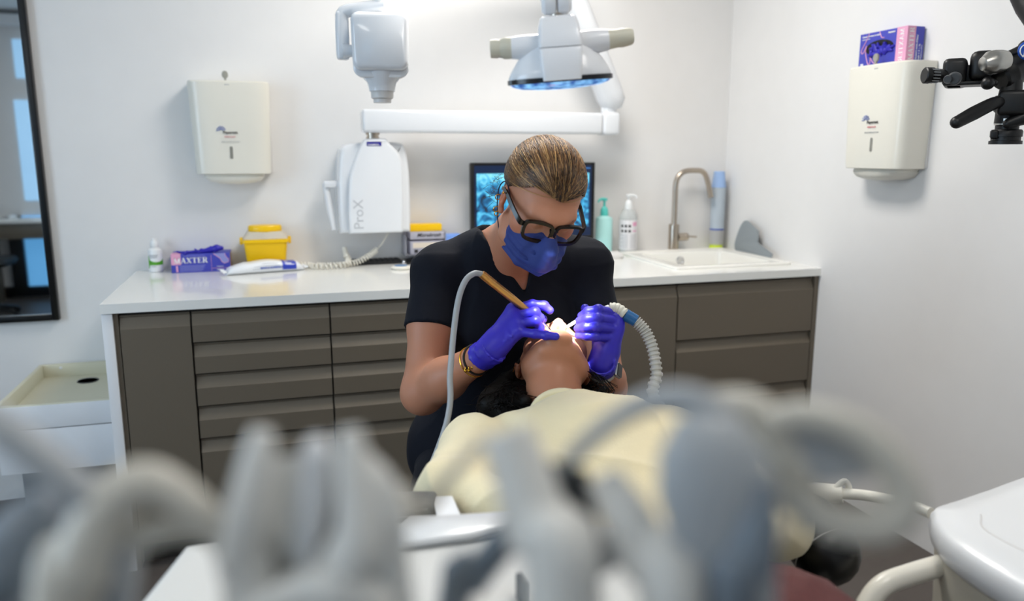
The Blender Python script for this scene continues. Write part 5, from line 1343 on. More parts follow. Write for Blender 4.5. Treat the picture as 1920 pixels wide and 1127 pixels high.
S = SDF((-.36, -2.75, .55), (.46, -1.52, 1.08), .0042)
ptorso(S, -.004)
S.chain([PH.p(0, -.025, -.02), PH.p(0, -.022, -.09), N0 + arr(0, .02, -.01)], [.052, .050, .056], .03)
for a, b, c in ((pL, pEL, pWL), (pR, pER, pWR)):
    S.chain([a, b, c], [.05, .040, .027], .03)
    d = (c - b) / np.linalg.norm(c - b); S.cap(c, c + d * .08, .028, .022, .02)
    for q in (-1.5, -.5, .5, 1.5): 
        sd_ = np.cross(d, arr(0, 0, 1)); S.chain([c + d * .08 + sd_ * .018 * q, c + d * .12 + sd_ * .02 * q - arr(0, 0, .012), c + d * .145 + sd_ * .02 * q - arr(0, 0, .03)], [.010, .009, .007], .004)
head_shape(S, PH, .016)
PH.ell(S, (0, .088, -.117), (.028, .018, .018), .008); PH.chain(S, [(-.02, .088, -.098), (0, .094, -.0985), (.02, .088, -.098)], [.004] * 3, .008, 'sub')
V, F = S.mesh(); V = relax(V, F, 1)
lipc = (.86, .52, .55)
organic('body', V, F, MATS['skin_warm'], Pn, tint=tint_by(V, [(PH.p(q * .009, .0945, -.082), .013, lipc) for q in (-1, 0, 1)] + [(PH.p(q * .01, .095, -.055), .010, lipc) for q in (-1, 0, 1)] + [(PH.p(0, .085, -.068), .010, (.6, .22, .22)), (PH.p(.082, -.006, 0), .03, (1, .8, .75)), (PH.p(-.082, -.006, 0), .03, (1, .8, .75))]))
part('mole', MB().sphere((0.0945, -1.9246, 0.8951), .0022, 10), MATS['hair_base'], Pn)
part('mole', MB().sphere(PH.p(.058, .024, -.07), .0014, 8), MATS['hair_base'], Pn)
tooth = mat('tooth', '#f3efe4', 0.2, var=.03)
for i in range(6):
    x = (i - 2.5) * .0062; part('tooth', MB().box((-.0028, -.002, -.004), (.0028, .002, .004), .0012, 2, M=Matrix.Translation(Vector(PH.p(x, .089 - x * x * 18, -.060))) @ Matrix([list(q) + [0] for q in PH.Q] + [[0, 0, 0, 1]])), tooth, Pn)
    part('tooth', MB().box((-.0025, -.002, -.004), (.0025, .002, .004), .0012, 2, M=Matrix.Translation(Vector(PH.p(x * .9, .086 - x * x * 18, -.0785))) @ Matrix([list(q) + [0] for q in PH.Q] + [[0, 0, 0, 1]])), tooth, Pn)
# hair: cap behind the face, spread over the headrest
S = SDF((-.16, -1.95, .68), (.36, -1.42, 1.02), .004)
PH.ell(S, (0, -.03, .052), (.086, .100, .092)); S.plane_cut(PH.p(0, .045, .085), PH.Q @ arr(0, .93, -.36))
PH.ell(S, (.055, -.072, -.03), (.045, .035, .075), .02); PH.ell(S, (-.055, -.072, -.03), (.04, .035, .07), .02)
S.chain([PH.p(.07, -.055, .0), PH.p(.085, -.085, -.06), (-0.0015, -1.8539, 0.8623)], [.035, .03, .014], .03)
S.chain([PH.p(.09, -.06, .04), PH.p(.12, -.09, .0), (-0.0545, -1.7586, 0.8318)], [.04, .035, .02], .03)
S.chain([PH.p(-.07, -.05, .0), PH.p(-.075, -.07, -.05), (0.1601, -1.8696, 0.8715)], [.03, .022, .010], .03)
PH.ell(S, (.083, -.008, -.004), (.03, .024, .036), .004, 'sub'); PH.ell(S, (-.083, -.008, -.004), (.03, .024, .036), .004, 'sub')
V, F = S.mesh(); V = relax(V, F, 1); V = wrinkle(V, F, .003, 60, 5)
organic('hair', V, F, MATS['hair_dark'], Pn)
sb = MB()
for i in range(260):
    q = 1 if i % 3 else -1
    p0 = arr(*PH.p(q * RNG.uniform(.06, .09), RNG.uniform(-.07, -.03), RNG.uniform(-.02, .05))); 
    e = arr(*((-0.0120, -1.8513, 0.8591) if q > 0 else (0.1560, -1.8790, 0.8713))) + RNG.normal(0, 1, 3) * ((.045, .03, .012) if q > 0 else (.014, .02, .010))
    m_ = (p0 + e) / 2 + RNG.normal(0, .010, 3) + arr(q * -.018, 0, -.004)
    sb.tube([p0, m_, e], .0008, 3, smooth=4)
f_ = part('hair_strands', sb, MATS['hair_dark'], Pn, angle=None); f_['kind'] = 'stuff'
sb = MB()
for i in range(16):
    p0 = arr(*(0.1427, -1.8466, 0.9069)) + RNG.normal(0, .004, 3); e = arr(*(0.1672, -1.9017, 0.8816)) + RNG.normal(0, .007, 3)
    sb.tube([p0, (p0 + e) / 2 + arr(.0, 0, .004) + RNG.normal(0, .003, 3), e], .0008, 3, smooth=4)
f_ = part('hair_strands', sb, MATS['hair_dark'], Pn, angle=None); f_['kind'] = 'stuff'
eb = MB()
for q in (-1, 1): eb.tube([PH.p(q * .052, .074, .021), PH.p(q * .040, .089, .0275), PH.p(q * .016, .0975, .022)], [.0014, .0028, .0022], 8, smooth=4)
part('eyebrows', eb, MATS['hair_dark'], Pn)
part('earring', MB().tube([PH.p(.088, .004, -.034), PH.p(.090, -.004, -.060)], .0009, 6), MATS['gold'], Pn)
# sweater
mat('sweater_cream', '#e6d9b4', 0.85, var=0.05, scale=30, bump=0.3, bscale=260, sheen=0.2)
S = SDF((-.40, -2.62, .56), (.50, -1.75, 1.02), .0045)
ptorso(S, .014)
for a, b, c in ((pL, pEL, pWL), (pR, pER, pWR)):
    S.chain([a + arr(0, .0, .0), b, b * .12 + c * .88], [.072, .060, .044], .014); S.ell(b, np.full(3, .061), None, .03)
S.chain([N0 + arr(0, .03, .004), N0 + arr(0, .0, .0), N0 + arr(0, -.07, -.015)], [.060, .062, .072], .03)
PH.chain(S, [(0, -.02, .02), (0, -.02, -.10)], [.06, .058], .004, 'sub')
S.chain([N0 + arr(0, .12, .03), N0 + arr(0, .03, .012)], [.062, .058], .004, 'sub')
V, F = S.mesh(); V = relax(V, F, 2); V = wrinkle(V, F, .009, 19, 11)
nv = normals(V, F)
for sh, sg in ((pL, 1), (pR, -1)):
    pl_ = catmull([tuple(sh + arr(sg * x, y, z)) for x, y, z in ((.035, .06, .06), (.040, .0, .08), (.048, -.07, .062), (.052, -.15, .02), (.05, -.22, -.01))], 10)
    dd = np.min([np.linalg.norm(V - arr(*p), axis=1) for p in pl_], axis=0); V = V - nv * (.011 * np.exp(-(dd / .016) ** 2))[:, None]
organic('sweater', V, F, MATS['sweater_cream'], Pn)
# ribbed collar
rb = MB(); axn = Vector(N0 - arr(*PH.p(0, -.02, -.05))).normalized()
c_ = N0 + arr(-.002, .022, .008); fr = frame_z(axn)
ringp = []
for i in range(41):
    a = 2 * PI * i / 40; ringp.append(Vector(c_) + Vector((0, -.004, .006)) + fr @ Vector((.064 * math.cos(a), .064 * math.sin(a), .006 * math.sin(a * 2))))
rb.tube(ringp, .0075, 10, cap=False); part('collar', rb, MATS['sweater_cream'], Pn)
# trousers and shoes (legs stretch towards the camera under the delivery unit)
mat('trouser_maroon', '#5a2f2e', 0.8, var=0.28, scale=140, bump=0.3, bscale=120, stretch=(1, 1, .3))
S = SDF((-.34, -3.75, .28), (.40, -2.30, .92), .008)
S.ell(PEL + arr(.015, -.06, .035), arr(.215, .20, .115), None, .05)
for q in (-1, 1):
    S.chain([PEL + arr(q * .11, -.08, .03), arr(.0 + q * .14, -2.95, .68), arr(-.03 + q * .12, -3.30, .52), arr(-.04 + q * .12, -3.62, .44)], [.105, .078, .062, .05], .05)
V, F = S.mesh(); V = relax(V, F, 1); V = wrinkle(V, F, .004, 18, 21)
organic('trousers', V, F, MATS['trouser_maroon'], Pn)
for q in (-1, 1):
    part('shoe', MB().loft([rrect(-.04 + q * .12 - .045, -.04 + q * .12 + .045, -3.80, -3.62, .04, .40), rrect(-.04 + q * .12 - .048, -.04 + q * .12 + .048, -3.82, -3.60, .04, .47), rrect(-.04 + q * .12 - .04, -.04 + q * .12 + .04, -3.78, -3.64, .035, .56), rrect(-.04 + q * .12 - .02, -.04 + q * .12 + .02, -3.74, -3.68, .02, .60)]), MATS['white_plastic'], Pn)

# ---------------------------------------------------------------- dental chair
t = thing('dental_chair', 'black padded dental chair under the patient', 'dental chair', (.05, -2.3, 0))
mat('black_leather', '#0b0b0c', 0.38, var=0.15, bump=0.08, bscale=120)
hp = PH.p(.02, -.125, .01)
part('headrest', MB().loft([rrect(hp[0] - .10, hp[0] + .12, hp[1] - .10, hp[1] + .10, .05, hp[2] - .04), rrect(hp[0] - .12, hp[0] + .14, hp[1] - .12, hp[1] + .12, .06, hp[2] - .02), rrect(hp[0] - .12, hp[0] + .14, hp[1] - .12, hp[1] + .12, .06, hp[2] + .0), rrect(hp[0] - .09, hp[0] + .11, hp[1] - .09, hp[1] + .09, .05, hp[2] + .018)]), MATS['black_leather'], t)
part('headrest_bar', MB().box((hp[0] - .02, hp[1] - .35, hp[2] - .07), (hp[0] + .05, hp[1], hp[2] - .045), .006), MATS['chrome'], t)
def pad(y0, y1, z0, z1, w0, w1, th, name, m, cx0=.05, cx1=.05):
    L = []
    n = 8
    for i in range(n + 1):
        u = i / n; y = y0 + (y1 - y0) * u; z = z0 + (z1 - z0) * u; w = w0 + (w1 - w0) * u; cx = cx0 + (cx1 - cx0) * u
        e = min(1, .8 + .2 * math.sin(PI * min(1, u * 6 if u < .5 else (1 - u) * 6) / 2))
        L.append([(cx + x * e, y, zz) for x, zz in ((-w, z - th * .5), (-w - .01, z - th * .25), (-w, z), (-w * .8, z + .012), (0, z), (w * .8, z + .012), (w, z), (w + .01, z - th * .25), (w, z - th * .5), (w * .9, z - th), (-w * .9, z - th))])
    return part(name, MB().loft(L), m, t, angle=60)
pad(-1.84, -2.40, .745, .60, .20, .27, .08, 'backrest', MATS['black_leather'], .07, .03)
pad(-2.40, -3.05, .60, .57, .27, .25, .09, 'seat_pad', MATS['black_leather'], .03, .0)
pad(-3.05, -3.95, .57, .34, .24, .20, .08, 'leg_pad', MATS['black_leather'], .0, -.03)
part('armrest', MB().tube([(0.3747, -2.2079, 0.7300), (0.3843, -2.2552, 0.7208), (0.3852, -2.3022, 0.6999)], [.052, .060, .056], 20, smooth=4).sphere((0.3852, -2.3022, 0.6999), .056, 20), MATS['black_leather'], t, angle=70)
st_ = MB(); cA = Vector((0.3852, -2.3022, 0.6999)); axA = (cA - Vector((0.3843, -2.2552, 0.7208))).normalized()
part('armrest_stitching', MB().torus(.0565, .0009, 40, 5, look(cA, axA)), MATS['pale_grey'], t)
part('armrest_bracket', MB().tube([(0.3822, -2.3196, 0.6611), (0.3479, -2.3455, 0.6386), (.25, -2.5, .55)], [.016, .018, .02], 12, smooth=3), MATS['cream_plastic'], t)
part('column', MB().loft([rrect(-.20, .24, -2.95, -2.45, .1, .0), rrect(-.20, .24, -2.95, -2.45, .1, .06), rrect(-.12, .16, -2.85, -2.55, .08, .10), rrect(-.12, .16, -2.85, -2.55, .08, .50)]), MATS['white_plastic'], t)
# side box and white strip at the patient's right elbow
cbx = solo('control_box', MB().box((-.045, -.03, -.045), (.03, .03, .018), .008, 3, M=Matrix.Translation(Vector((-0.2954, -2.2363, 0.8421))) @ Matrix.Rotation(R(-17), 4, 'Z')), MATS['dark_grey'], 'dark grey box with shiny metal edges beside the patient elbow', 'box', loc=(-0.2954, -2.2363, 0.8421))
for dz_ in (-.022, .002, .014):
    part('metal_edge', MB().tube([(-.036, -.0305, dz_), (.022, -.0305, dz_)], .0016, 8, M=Matrix.Translation(Vector((-0.2954, -2.2363, 0.8421))) @ Matrix.Rotation(R(-17), 4, 'Z')), MATS['chrome'], cbx)
solo('paper_bib', MB().loft([[Vector((-0.2684, -2.2312, 0.8556)), Vector((-0.2389, -2.2301, 0.8528)), Vector((-0.2417, -2.3040, 0.8518)), Vector((-0.2755, -2.3040, 0.8535))], [Vector((-0.2684, -2.2312, 0.8556)) + Vector((0, 0, -.006)), Vector((-0.2389, -2.2301, 0.8528)) + Vector((0, 0, -.006)), Vector((-0.2417, -2.3040, 0.8518)) + Vector((0, 0, -.006)), Vector((-0.2755, -2.3040, 0.8535)) + Vector((0, 0, -.006))]]), MATS['wrap_white'], 'glossy white strip between the dark box and the cream sleeve', 'strip', loc=(-0.2538, -2.2678, 0.8548))

# ---------------------------------------------------------------- handpieces
t = thing('ultrasonic_handpiece', 'gold handpiece on a grey hose in the assistant right hand', 'handpiece', (-0.0223, -1.7523, 1.0751))
h0, h1, h2 = Vector((-0.0664, -1.7579, 1.1131)), Vector((0.0079, -1.7612, 1.0498)), Vector((0.0648, -1.7664, 1.0035))
L_ = (h2 - h0).length
part('grip', MB().lathe([(0, 0), (.0078, 0), (.0082, .002), (.0082, .085), (.0076, .10), (.0066, L_ * .85), (.0045, L_), (0, L_)], 24, look(h0, h2 - h0)), MATS['copper_gold'], t)
rg = MB()
for k in range(7): rg.torus(.0083, .0006, 20, 5, look(h0 + (h2 - h0).normalized() * (.006 + .0045 * k), h2 - h0))
f_ = part('grip_ridges', rg, MATS['copper_gold'], t); f_['kind'] = 'stuff'
part('tip', MB().tube([h2, h2 + (h2 - h0).normalized() * .018, (0.0810, -1.7823, 0.9861)], [.003, .0016, .0008], 8, smooth=3), MATS['chrome'], t)
mat('hose_grey', '#a9abad', 0.4, var=.03)
part('hose', MB().tube([h0, (-0.0836, -1.7628, 1.1157), (-0.1035, -1.7698, 1.1032), (-0.1202, -1.7770, 1.0677), (-0.1353, -1.7953, 1.0057), (-0.1493, -1.8179, 0.9235), (-0.1640, -1.8432, 0.8266), (-.26, -1.90, .60), (-.30, -2.3, .52), (-.32, -2.7, .60)], [.0062] * 10, 14, smooth=8), MATS['hose_grey'], t)

t = thing('suction_tube', 'corrugated grey suction hose with blue collar in the assistant left hand', 'suction hose', (0.2281, -1.7966, 1.0229))
mat('suction_white', '#f2f1ec', 0.35, trans=.15); mat('collar_blue', '#1d5a8e', 0.4); mat('suction_beige', '#d5d2c4', 0.4); mat('suction_grey', '#b5b3ac', 0.45)
q0, q1, q2, q3 = Vector((0.1132, -1.7832, 0.9935)), Vector((0.1617, -1.7778, 1.0150)), Vector((0.2108, -1.7844, 1.0310)), Vector((0.2409, -1.8016, 1.0173))
part('suction_tip', MB().tube([q0, q1, q2], [.0035, .005, .007], 14, smooth=4), MATS['suction_white'], t)
cn = catmull([q2, (0.2278, -1.7913, 1.0278), q3], 12)
part('connector', MB().tube(cn, [(.0105 + .002 * min(1, i / 8)) * (1.06 if i % 5 < 3 else .96) for i in range(len(cn))], 18), MATS['suction_beige'], t)
q4 = Vector((0.2613, -1.8126, 1.0042)); part('blue_collar', MB().tube([q3, q4], .0136, 20), MATS['collar_blue'], t)
hp_ = catmull([q4, (0.2785, -1.8253, 0.9823), (0.2895, -1.8411, 0.9463), (0.2898, -1.8613, 0.8986), (0.2847, -1.8830, 0.8348), (.42, -1.95, .70), (.55, -2.15, .62)], 40)
rad_ = [.0105 + .0028 * (1 if (i % 8) in (0, 1, 2, 3) else 0) for i in range(len(hp_))]
part('corrugated_hose', MB().tube(hp_, rad_, 18), MATS['suction_grey'], t, angle=70)

# ---------------------------------------------------------------- cuspidor unit
t = thing('cuspidor_unit', 'white rounded dental unit body at the lower right with tube handles', 'dental unit', (.75, -2.45, 0))
mat('unit_white', '#e2e3e4', 0.3, var=.01, coat=.2); mat('unit_beige', '#c9c4b6', 0.4)
z_ = .78
pl = [(.541, -2.358), (.556, -2.346), (.62, -2.334), (.70, -2.318), (.80, -2.302), (.92, -2.29), (1.02, -2.36), (1.05, -2.55), (1.0, -2.78), (.80, -2.86), (.60, -2.80), (.49, -2.66), (.478, -2.55), (.488, -2.45), (.513, -2.395), (.530, -2.37)]
def plan(sc, z, dz=None):
    c = (.76, -2.55); P_ = catmull([(x, y, 0) for x, y in pl] + [(pl[0][0], pl[0][1], 0)], 4)[:-1]
    return [(c[0] + (p.x - c[0]) * sc, c[1] + (p.y - c[1]) * sc, z + .05 * max(0, (p.x - .70)) * (z > .7)) for p in P_]
part('body', MB().loft([plan(.93, .0), plan(.93, .10), plan(.94, .62), plan(.965, .735)]), MATS['unit_beige'], t, angle=60)
part('top_cover', MB().loft([plan(.972, .728), plan(.99, .735), plan(1.0, .75), plan(.995, .768), plan(.97, .779), plan(.80, .782), plan(.3, .783)]), MATS['unit_white'], t, angle=70)
part('lid_line', MB().tube([(.60, -2.40, .7825), (.56, -2.45, .7822), (.57, -2.56, .7822), (.64, -2.66, .7822), (.74, -2.70, .785)], .0012, 6, smooth=6), MATS['pale_grey'], t)
part('black_button', MB().lathe([(0, .78), (.012, .78), (.012, .786), (0, .788)], 20, TM((.592, -2.63, 0))), MATS['black_plastic'], t)
part('upper_tube', MB().tube([(0.5892, -2.3128, 0.7462), (0.5804, -2.2680, 0.7441), (0.5459, -2.2155, 0.7409), (0.5128, -2.1850, 0.7362), (0.4955, -2.1704, 0.7299)], .0098, 16, smooth=6), MATS['cream_plastic'], t)
part('upper_sleeve', MB().tube([(0.5128, -2.1850, 0.7362), (0.4783, -2.1545, 0.7296), (0.4555, -2.1381, 0.7233)], [.0165, .019, .018], 18, smooth=3).tube([(0.4990, -2.1793, 0.7440), (0.5159, -2.1816, 0.7586), (0.5240, -2.1858, 0.7498), (0.5225, -2.1872, 0.7401)], .006, 10, smooth=4), MATS['cream_plastic'], t)
part('lower_tube', MB().tube([(0.5227, -2.4063, 0.7089), (0.4652, -2.4013, 0.6990), (0.4206, -2.4000, 0.6902), (0.3931, -2.4013, 0.6682), (0.3798, -2.4085, 0.6381), (.36, -2.45, .50), (.45, -2.5, .30), (.62, -2.52, .2)], .0170, 18, smooth=6), MATS['cream_plastic'], t)

# ---------------------------------------------------------------- delivery unit in the near foreground
t = thing('delivery_unit', 'white over patient delivery unit with holder forks in the near foreground', 'dental unit', (-.3, -2.75, .85))
mat('unit_pale', '#dddcd8', 0.35, var=.01, coat=.15); mat('fork_pale', '#dcdad4', 0.4, var=.02); mat('fork_grey', '#a4a8ab', 0.4, var=.03); mat('hose_pale', '#cbc6ba', 0.45, var=.02); mat('hose_slate', '#6f7881', 0.4)
far = [(-0.6017, -2.3365, 0.8850), (-0.4647, -2.3375, 0.8850), (-0.3223, -2.3530, 0.8850), (-0.1899, -2.3772, 0.8850), (-0.0734, -2.4464, 0.8850), (0.0127, -2.5382, 0.8850), (0.0362, -2.6035, 0.8850), (0.0166, -2.6569, 0.8850)]
P2 = [(p[0], p[1]) for p in far] + [(.06, -2.83), (.0, -3.02), (-.15, -3.08), (-.50, -3.06), (-.66, -2.98), (-.70, -2.80), (-.66, -2.55)]
sm = [(p.x, p.y) for p in catmull([(x, y, 0) for x, y in P2] + [(P2[0][0], P2[0][1], 0)], 5)][:-1]
part('body', MB().prism(sm, .842, .885, .012, 4), MATS['unit_pale'], t, angle=50)
cxm = sum(p[0] for p in sm) / len(sm); cym = sum(p[1] for p in sm) / len(sm)
sl = [(-0.3459, -2.4337, 0.8890), (-0.2596, -2.4349, 0.8890), (-0.1885, -2.4195, 0.8890), (-0.1970, -2.3885, 0.8890), (-0.3247, -2.3670, 0.8890), (-0.3537, -2.3989, 0.8890)]
part('rear_lid', MB().prism([(p[0], p[1]) for p in sl], .885, .897, .004), MATS['unit_white'], t)
part('seam_strip', MB().tube([(-0.3504, -2.4331, 0.8880), (-0.2601, -2.4370, 0.8880), (-0.1868, -2.4256, 0.8880)], .002, 6), MATS['grey_plastic'], t)
part('tray_mat', MB().box((-.52, -2.74, .885), (-.36, -2.62, .889), .002), MATS['grey_pad'], t)
part('support_arm', MB().tube([(-.35, -2.7, .80), (-.62, -2.55, .72), (-.72, -2.4, .40), (-.72, -2.35, .0)], [.05, .05, .055, .06], 20, smooth=6), MATS['unit_white'], t)
part('holder_rail', MB().box((-.66, -3.10, .86), (.0, -3.02, .92), .012, 3), MATS['fork_grey'], t)
def px_tube(name, pts, rpx, m, parent, n=18, sm_=6):
    """pts: world points; rpx: radii in metres"""
    return part(name, MB().tube(pts, rpx, n, smooth=sm_), m, parent, angle=70)
q = .28 / 1470.
# holder fork with two upright prongs
px_tube('fork_prong', [(-0.4833, -3.0321, 1.2633), (-0.4858, -3.0336, 1.2516), (-0.4904, -3.0356, 1.2348), (-0.4939, -3.0334, 1.2135), (-0.4917, -3.0338, 1.1876), (-.50, -3.05, .92)], [22 * q, 34 * q, 40 * q, 44 * q, 50 * q, .012], MATS['fork_pale'], t)
px_tube('fork_prong', [(-0.4533, -3.0412, 1.2636), (-0.4530, -3.0437, 1.2516), (-0.4515, -3.0471, 1.2367), (-0.4529, -3.0500, 1.2198), (-0.4568, -3.0445, 1.1876), (-.44, -3.05, .92)], [22 * q, 34 * q, 44 * q, 48 * q, 50 * q, .012], MATS['fork_pale'], t)
px_tube('fork_web', [(-0.4515, -3.0404, 1.2543), (-0.4452, -3.0444, 1.2439), (-0.4411, -3.0465, 1.2287), (-0.4409, -3.0463, 1.2032), (-.42, -3.05, .92)], [18 * q, 34 * q, 40 * q, 40 * q, .010], MATS['fork_pale'], t)
part('fork_plate', MB().loft([[Vector((-0.4817, -3.0226, 1.2489)), Vector((-0.4712, -3.0255, 1.2509)), Vector((-0.4722, -3.0303, 1.1928)), Vector((-0.4897, -3.0249, 1.1928))], [Vector((-0.4820, -3.0087, 1.2435)), Vector((-0.4710, -3.0117, 1.2456)), Vector((-0.4721, -3.0189, 1.1861)), Vector((-0.4902, -3.0133, 1.1861))]]), MATS['fork_pale'], t)
part('fork_cup', MB().loft([[Vector((-0.4623, -3.0306, 1.2497)), Vector((-0.4557, -3.0322, 1.2516)), Vector((-0.4569, -3.0379, 1.2045)), Vector((-0.4737, -3.0328, 1.2045))], [Vector((-0.4613, -3.0111, 1.2420)), Vector((-0.4544, -3.0128, 1.2441)), Vector((-0.4555, -3.0173, 1.1927)), Vector((-0.4735, -3.0118, 1.1927))]]), MATS['dark_grey'], t)
px_tube('fork_base', [(-0.4911, -3.0376, 1.1964), (-0.4741, -3.0432, 1.2051), (-0.4594, -3.0502, 1.2086), (-0.4447, -3.0514, 1.1983)], [40 * q, 36 * q, 46 * q, 40 * q], MATS['fork_pale'], t)
# thick sloping bars
px_tube('whip_arm', [(-0.3972, -3.0485, 1.2598), (-0.3927, -3.0553, 1.2427), (-0.3888, -3.0635, 1.2240), (-0.3819, -3.0702, 1.2002), (-.38, -3.06, .92)], [50 * q, 60 * q, 66 * q, 74 * q, .016], MATS['fork_pale'], t)
px_tube('whip_arm', [(-0.3641, -3.0617, 1.2439), (-0.3582, -3.0693, 1.2307), (-0.3520, -3.0764, 1.2154), (-0.3446, -3.0835, 1.1906), (-.33, -3.06, .92)], [34 * q, 50 * q, 58 * q, 66 * q, .014], MATS['fork_pale'], t)
px_tube('arm_bridge', [(-0.3779, -3.0550, 1.2027), (-0.3680, -3.0574, 1.2057), (-0.3579, -3.0593, 1.2118), (-0.3478, -3.0612, 1.2178)], [26 * q, 34 * q, 34 * q, 28 * q], MATS['fork_grey'], t)
px_tube('paddle_grip', [(-0.3201, -3.0952, 1.2501), (-0.3218, -3.0976, 1.2357), (-0.3250, -3.0975, 1.2202), (-0.3273, -3.0936, 1.1936), (-.30, -3.07, .93)], [20 * q, 42 * q, 50 * q, 46 * q, .008], MATS['hose_slate'], t)
for px_ in ((-0.3096, -2.5514, 0.9000), (-0.2415, -2.5810, 0.9000)):
    part('cable_clip', MB().box((-.0035, -.012, -.016), (.0035, .012, .014), .0015, M=Matrix.Translation(Vector(px_))), MATS['dark_grey'], t)
part('gap_shade_block', MB().loft([[Vector((-0.3810, -3.0455, 1.2458)), Vector((-0.3660, -3.0509, 1.2418)), Vector((-0.3601, -3.0595, 1.2077)), Vector((-0.3758, -3.0551, 1.2057))], [Vector((-0.3668, -3.0112, 1.2259)), Vector((-0.3498, -3.0173, 1.2214)), Vector((-0.3493, -3.0251, 1.1828)), Vector((-0.3646, -3.0200, 1.1850))]]), MATS['dark_grey'], t)  # dark block added so the gap between the arms looks shaded
# large grey holder paddle with pale rim
CP = [(-0.3332, -3.0787, 1.2706), (-0.3335, -3.0813, 1.2676), (-0.3333, -3.0854, 1.2577), (-0.3333, -3.0884, 1.2430), (-0.3309, -3.0901, 1.2274), (-0.3267, -3.0904, 1.2105), (-0.3219, -3.0908, 1.1887)]
RX = [24, 60, 98, 106, 92, 70, 60]
L = []
for c, rx_ in zip(CP, RX):
    L.append([Vector(c) + Vector(RT) * (rx_ * q * math.cos(2 * PI * k / 24)) + Vector(FW) * (.45 * rx_ * q * math.sin(2 * PI * k / 24)) for k in range(24)])
part('holder_paddle', MB().loft(L), MATS['fork_grey'], t, angle=70)
part('paddle_stem', MB().tube([CP[-1], (-.30, -3.06, .92)], [.011, .012], 14), MATS['fork_grey'], t)

def hose(label, pts, rad, m, head=None):
    o = thing('instrument_hose', label, 'hose', tuple(pts[0]), 'instrument hoses on the delivery unit')
    part('hose', MB().tube(pts, rad, 16, smooth=7), m, o, angle=70); return o
hose('thick grey hose crossing the lower left corner of the picture', [(-0.5797, -3.0112, 1.2736), (-0.5627, -3.0186, 1.2628), (-0.5482, -3.0237, 1.2484), (-0.5388, -3.0256, 1.2371), (-0.5364, -3.0252, 1.2161), (-0.5408, -3.0188, 1.1876), (-.60, -3.06, .92)], [34 * q] * 7, MATS['fork_grey'])
o = hose('pale arched hose left of the upright fork in the foreground', [(-.57, -3.06, .92), (-0.5551, -3.0246, 1.1899), (-0.5459, -3.0242, 1.2171), (-0.5362, -3.0251, 1.2385), (-0.5250, -3.0269, 1.2468), (-0.5138, -3.0291, 1.2422), (-0.5021, -3.0310, 1.2292), (-0.4959, -3.0272, 1.2148)], [.009, 60 * q, 64 * q, 52 * q, 42 * q, 36 * q, 32 * q, 28 * q], MATS['hose_pale'])
part('hose_branch', MB().tube([(-0.5299, -3.0234, 1.2245), (-0.5153, -3.0252, 1.2273), (-0.4992, -3.0246, 1.2225)], [30 * q, 22 * q, 18 * q], 14, smooth=5), MATS['hose_pale'], o)
hose('dark grey hose at the bottom left corner behind the thick hose', [(-.62, -3.06, .92), (-0.5959, -2.9839, 1.1715), (-0.5822, -2.9823, 1.2006), (-0.5718, -2.9803, 1.2162), (-0.5643, -2.9788, 1.2190)], [.010, 80 * q, 84 * q, 66 * q, 44 * q], MATS['hose_slate'])
hose('thin grey cable slanting down from the sloping bar', [(-0.4034, -3.0373, 1.2529), (-0.4138, -3.0316, 1.2388), (-0.4258, -3.0263, 1.2202), (-0.4360, -3.0210, 1.2043), (-.44, -3.04, .92)], [11 * q, 12 * q, 14 * q, 15 * q, .004], MATS['hose_pale'])
hose('slate blue hose under the sloping bar at the bottom centre', [(-0.3835, -3.0292, 1.2168), (-0.3923, -3.0242, 1.2015), (-0.4037, -3.0190, 1.1836), (-0.4110, -3.0146, 1.1675), (-.42, -2.98, .90)], [30 * q, 34 * q, 36 * q, 36 * q, .008], MATS['hose_slate'])
hose('grey hose arching from the centre up to the large paddle', [(-0.3771, -3.0570, 1.2477), (-0.3689, -3.0598, 1.2572), (-0.3580, -3.0633, 1.2669), (-0.3465, -3.0678, 1.2729), (-0.3346, -3.0735, 1.2731), (-0.3241, -3.0785, 1.2641), (-0.3172, -3.0833, 1.2448), (-0.3140, -3.0880, 1.2154), (-.29, -3.07, .92)], [17 * q, 18 * q, 20 * q, 24 * q, 30 * q, 34 * q, 36 * q, 38 * q, .008], MATS['fork_grey'])
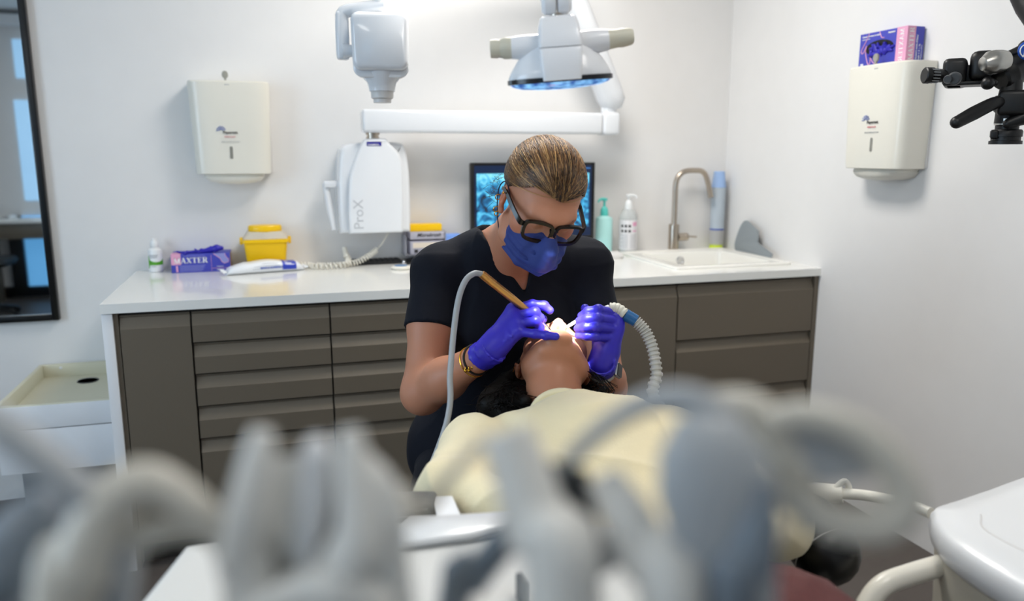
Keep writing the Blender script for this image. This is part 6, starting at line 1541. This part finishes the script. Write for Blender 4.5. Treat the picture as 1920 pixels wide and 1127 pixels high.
hose('pale hose running over the right shoulder of the large paddle', [(-0.3198, -3.0603, 1.2659), (-0.3043, -3.0654, 1.2639), (-0.2943, -3.0712, 1.2499), (-0.2865, -3.0772, 1.2318), (-0.2832, -3.0804, 1.2208)], [30 * q, 40 * q, 40 * q, 36 * q, 34 * q], MATS['hose_pale'])
o = hose('pale hose loop in front of the right wall', [(-0.3046, -3.0762, 1.2629), (-0.2925, -3.0813, 1.2662), (-0.2773, -3.0890, 1.2617), (-0.2660, -3.0957, 1.2506), (-0.2616, -3.0997, 1.2373), (-0.2689, -3.0982, 1.2279), (-0.2834, -3.0918, 1.2273), (-0.2967, -3.0843, 1.2342), (-0.3047, -3.0787, 1.2392), (-0.3111, -3.0757, 1.2280), (-0.3099, -3.0768, 1.1977), (-.27, -3.05, .92)], [24 * q, 30 * q, 33 * q, 36 * q, 38 * q, 38 * q, 34 * q, 30 * q, 30 * q, 32 * q, 34 * q, .006], MATS['hose_pale'])
part('loop_plate', MB().loft([[Vector((-0.3005, -3.0741, 1.2584)), Vector((-0.2794, -3.0804, 1.2590)), Vector((-0.2648, -3.0874, 1.2462)), Vector((-0.2641, -3.0885, 1.2419)), Vector((-0.2805, -3.0839, 1.2393)), Vector((-0.2957, -3.0789, 1.2413))], [Vector((-0.2981, -3.0708, 1.2570)), Vector((-0.2767, -3.0772, 1.2576)), Vector((-0.2619, -3.0843, 1.2446)), Vector((-0.2612, -3.0854, 1.2402)), Vector((-0.2778, -3.0808, 1.2376)), Vector((-0.2932, -3.0757, 1.2396))]]), MATS['fork_grey'], o)
ti = thing('dental_handpiece', 'white handpiece standing upright between the fork prongs', 'handpiece', (-0.4653, -3.0361, 1.2440))
part('handpiece_body', MB().tube([(-0.4650, -3.0331, 1.2596), (-0.4650, -3.0343, 1.2535), (-0.4661, -3.0350, 1.2374), (-0.4681, -3.0342, 1.2225), (-0.4706, -3.0332, 1.1965), (-.48, -3.03, .92)], [14 * q, 30 * q, 32 * q, 26 * q, 22 * q, .005], 18, smooth=5), MATS['unit_white'], ti, angle=70)
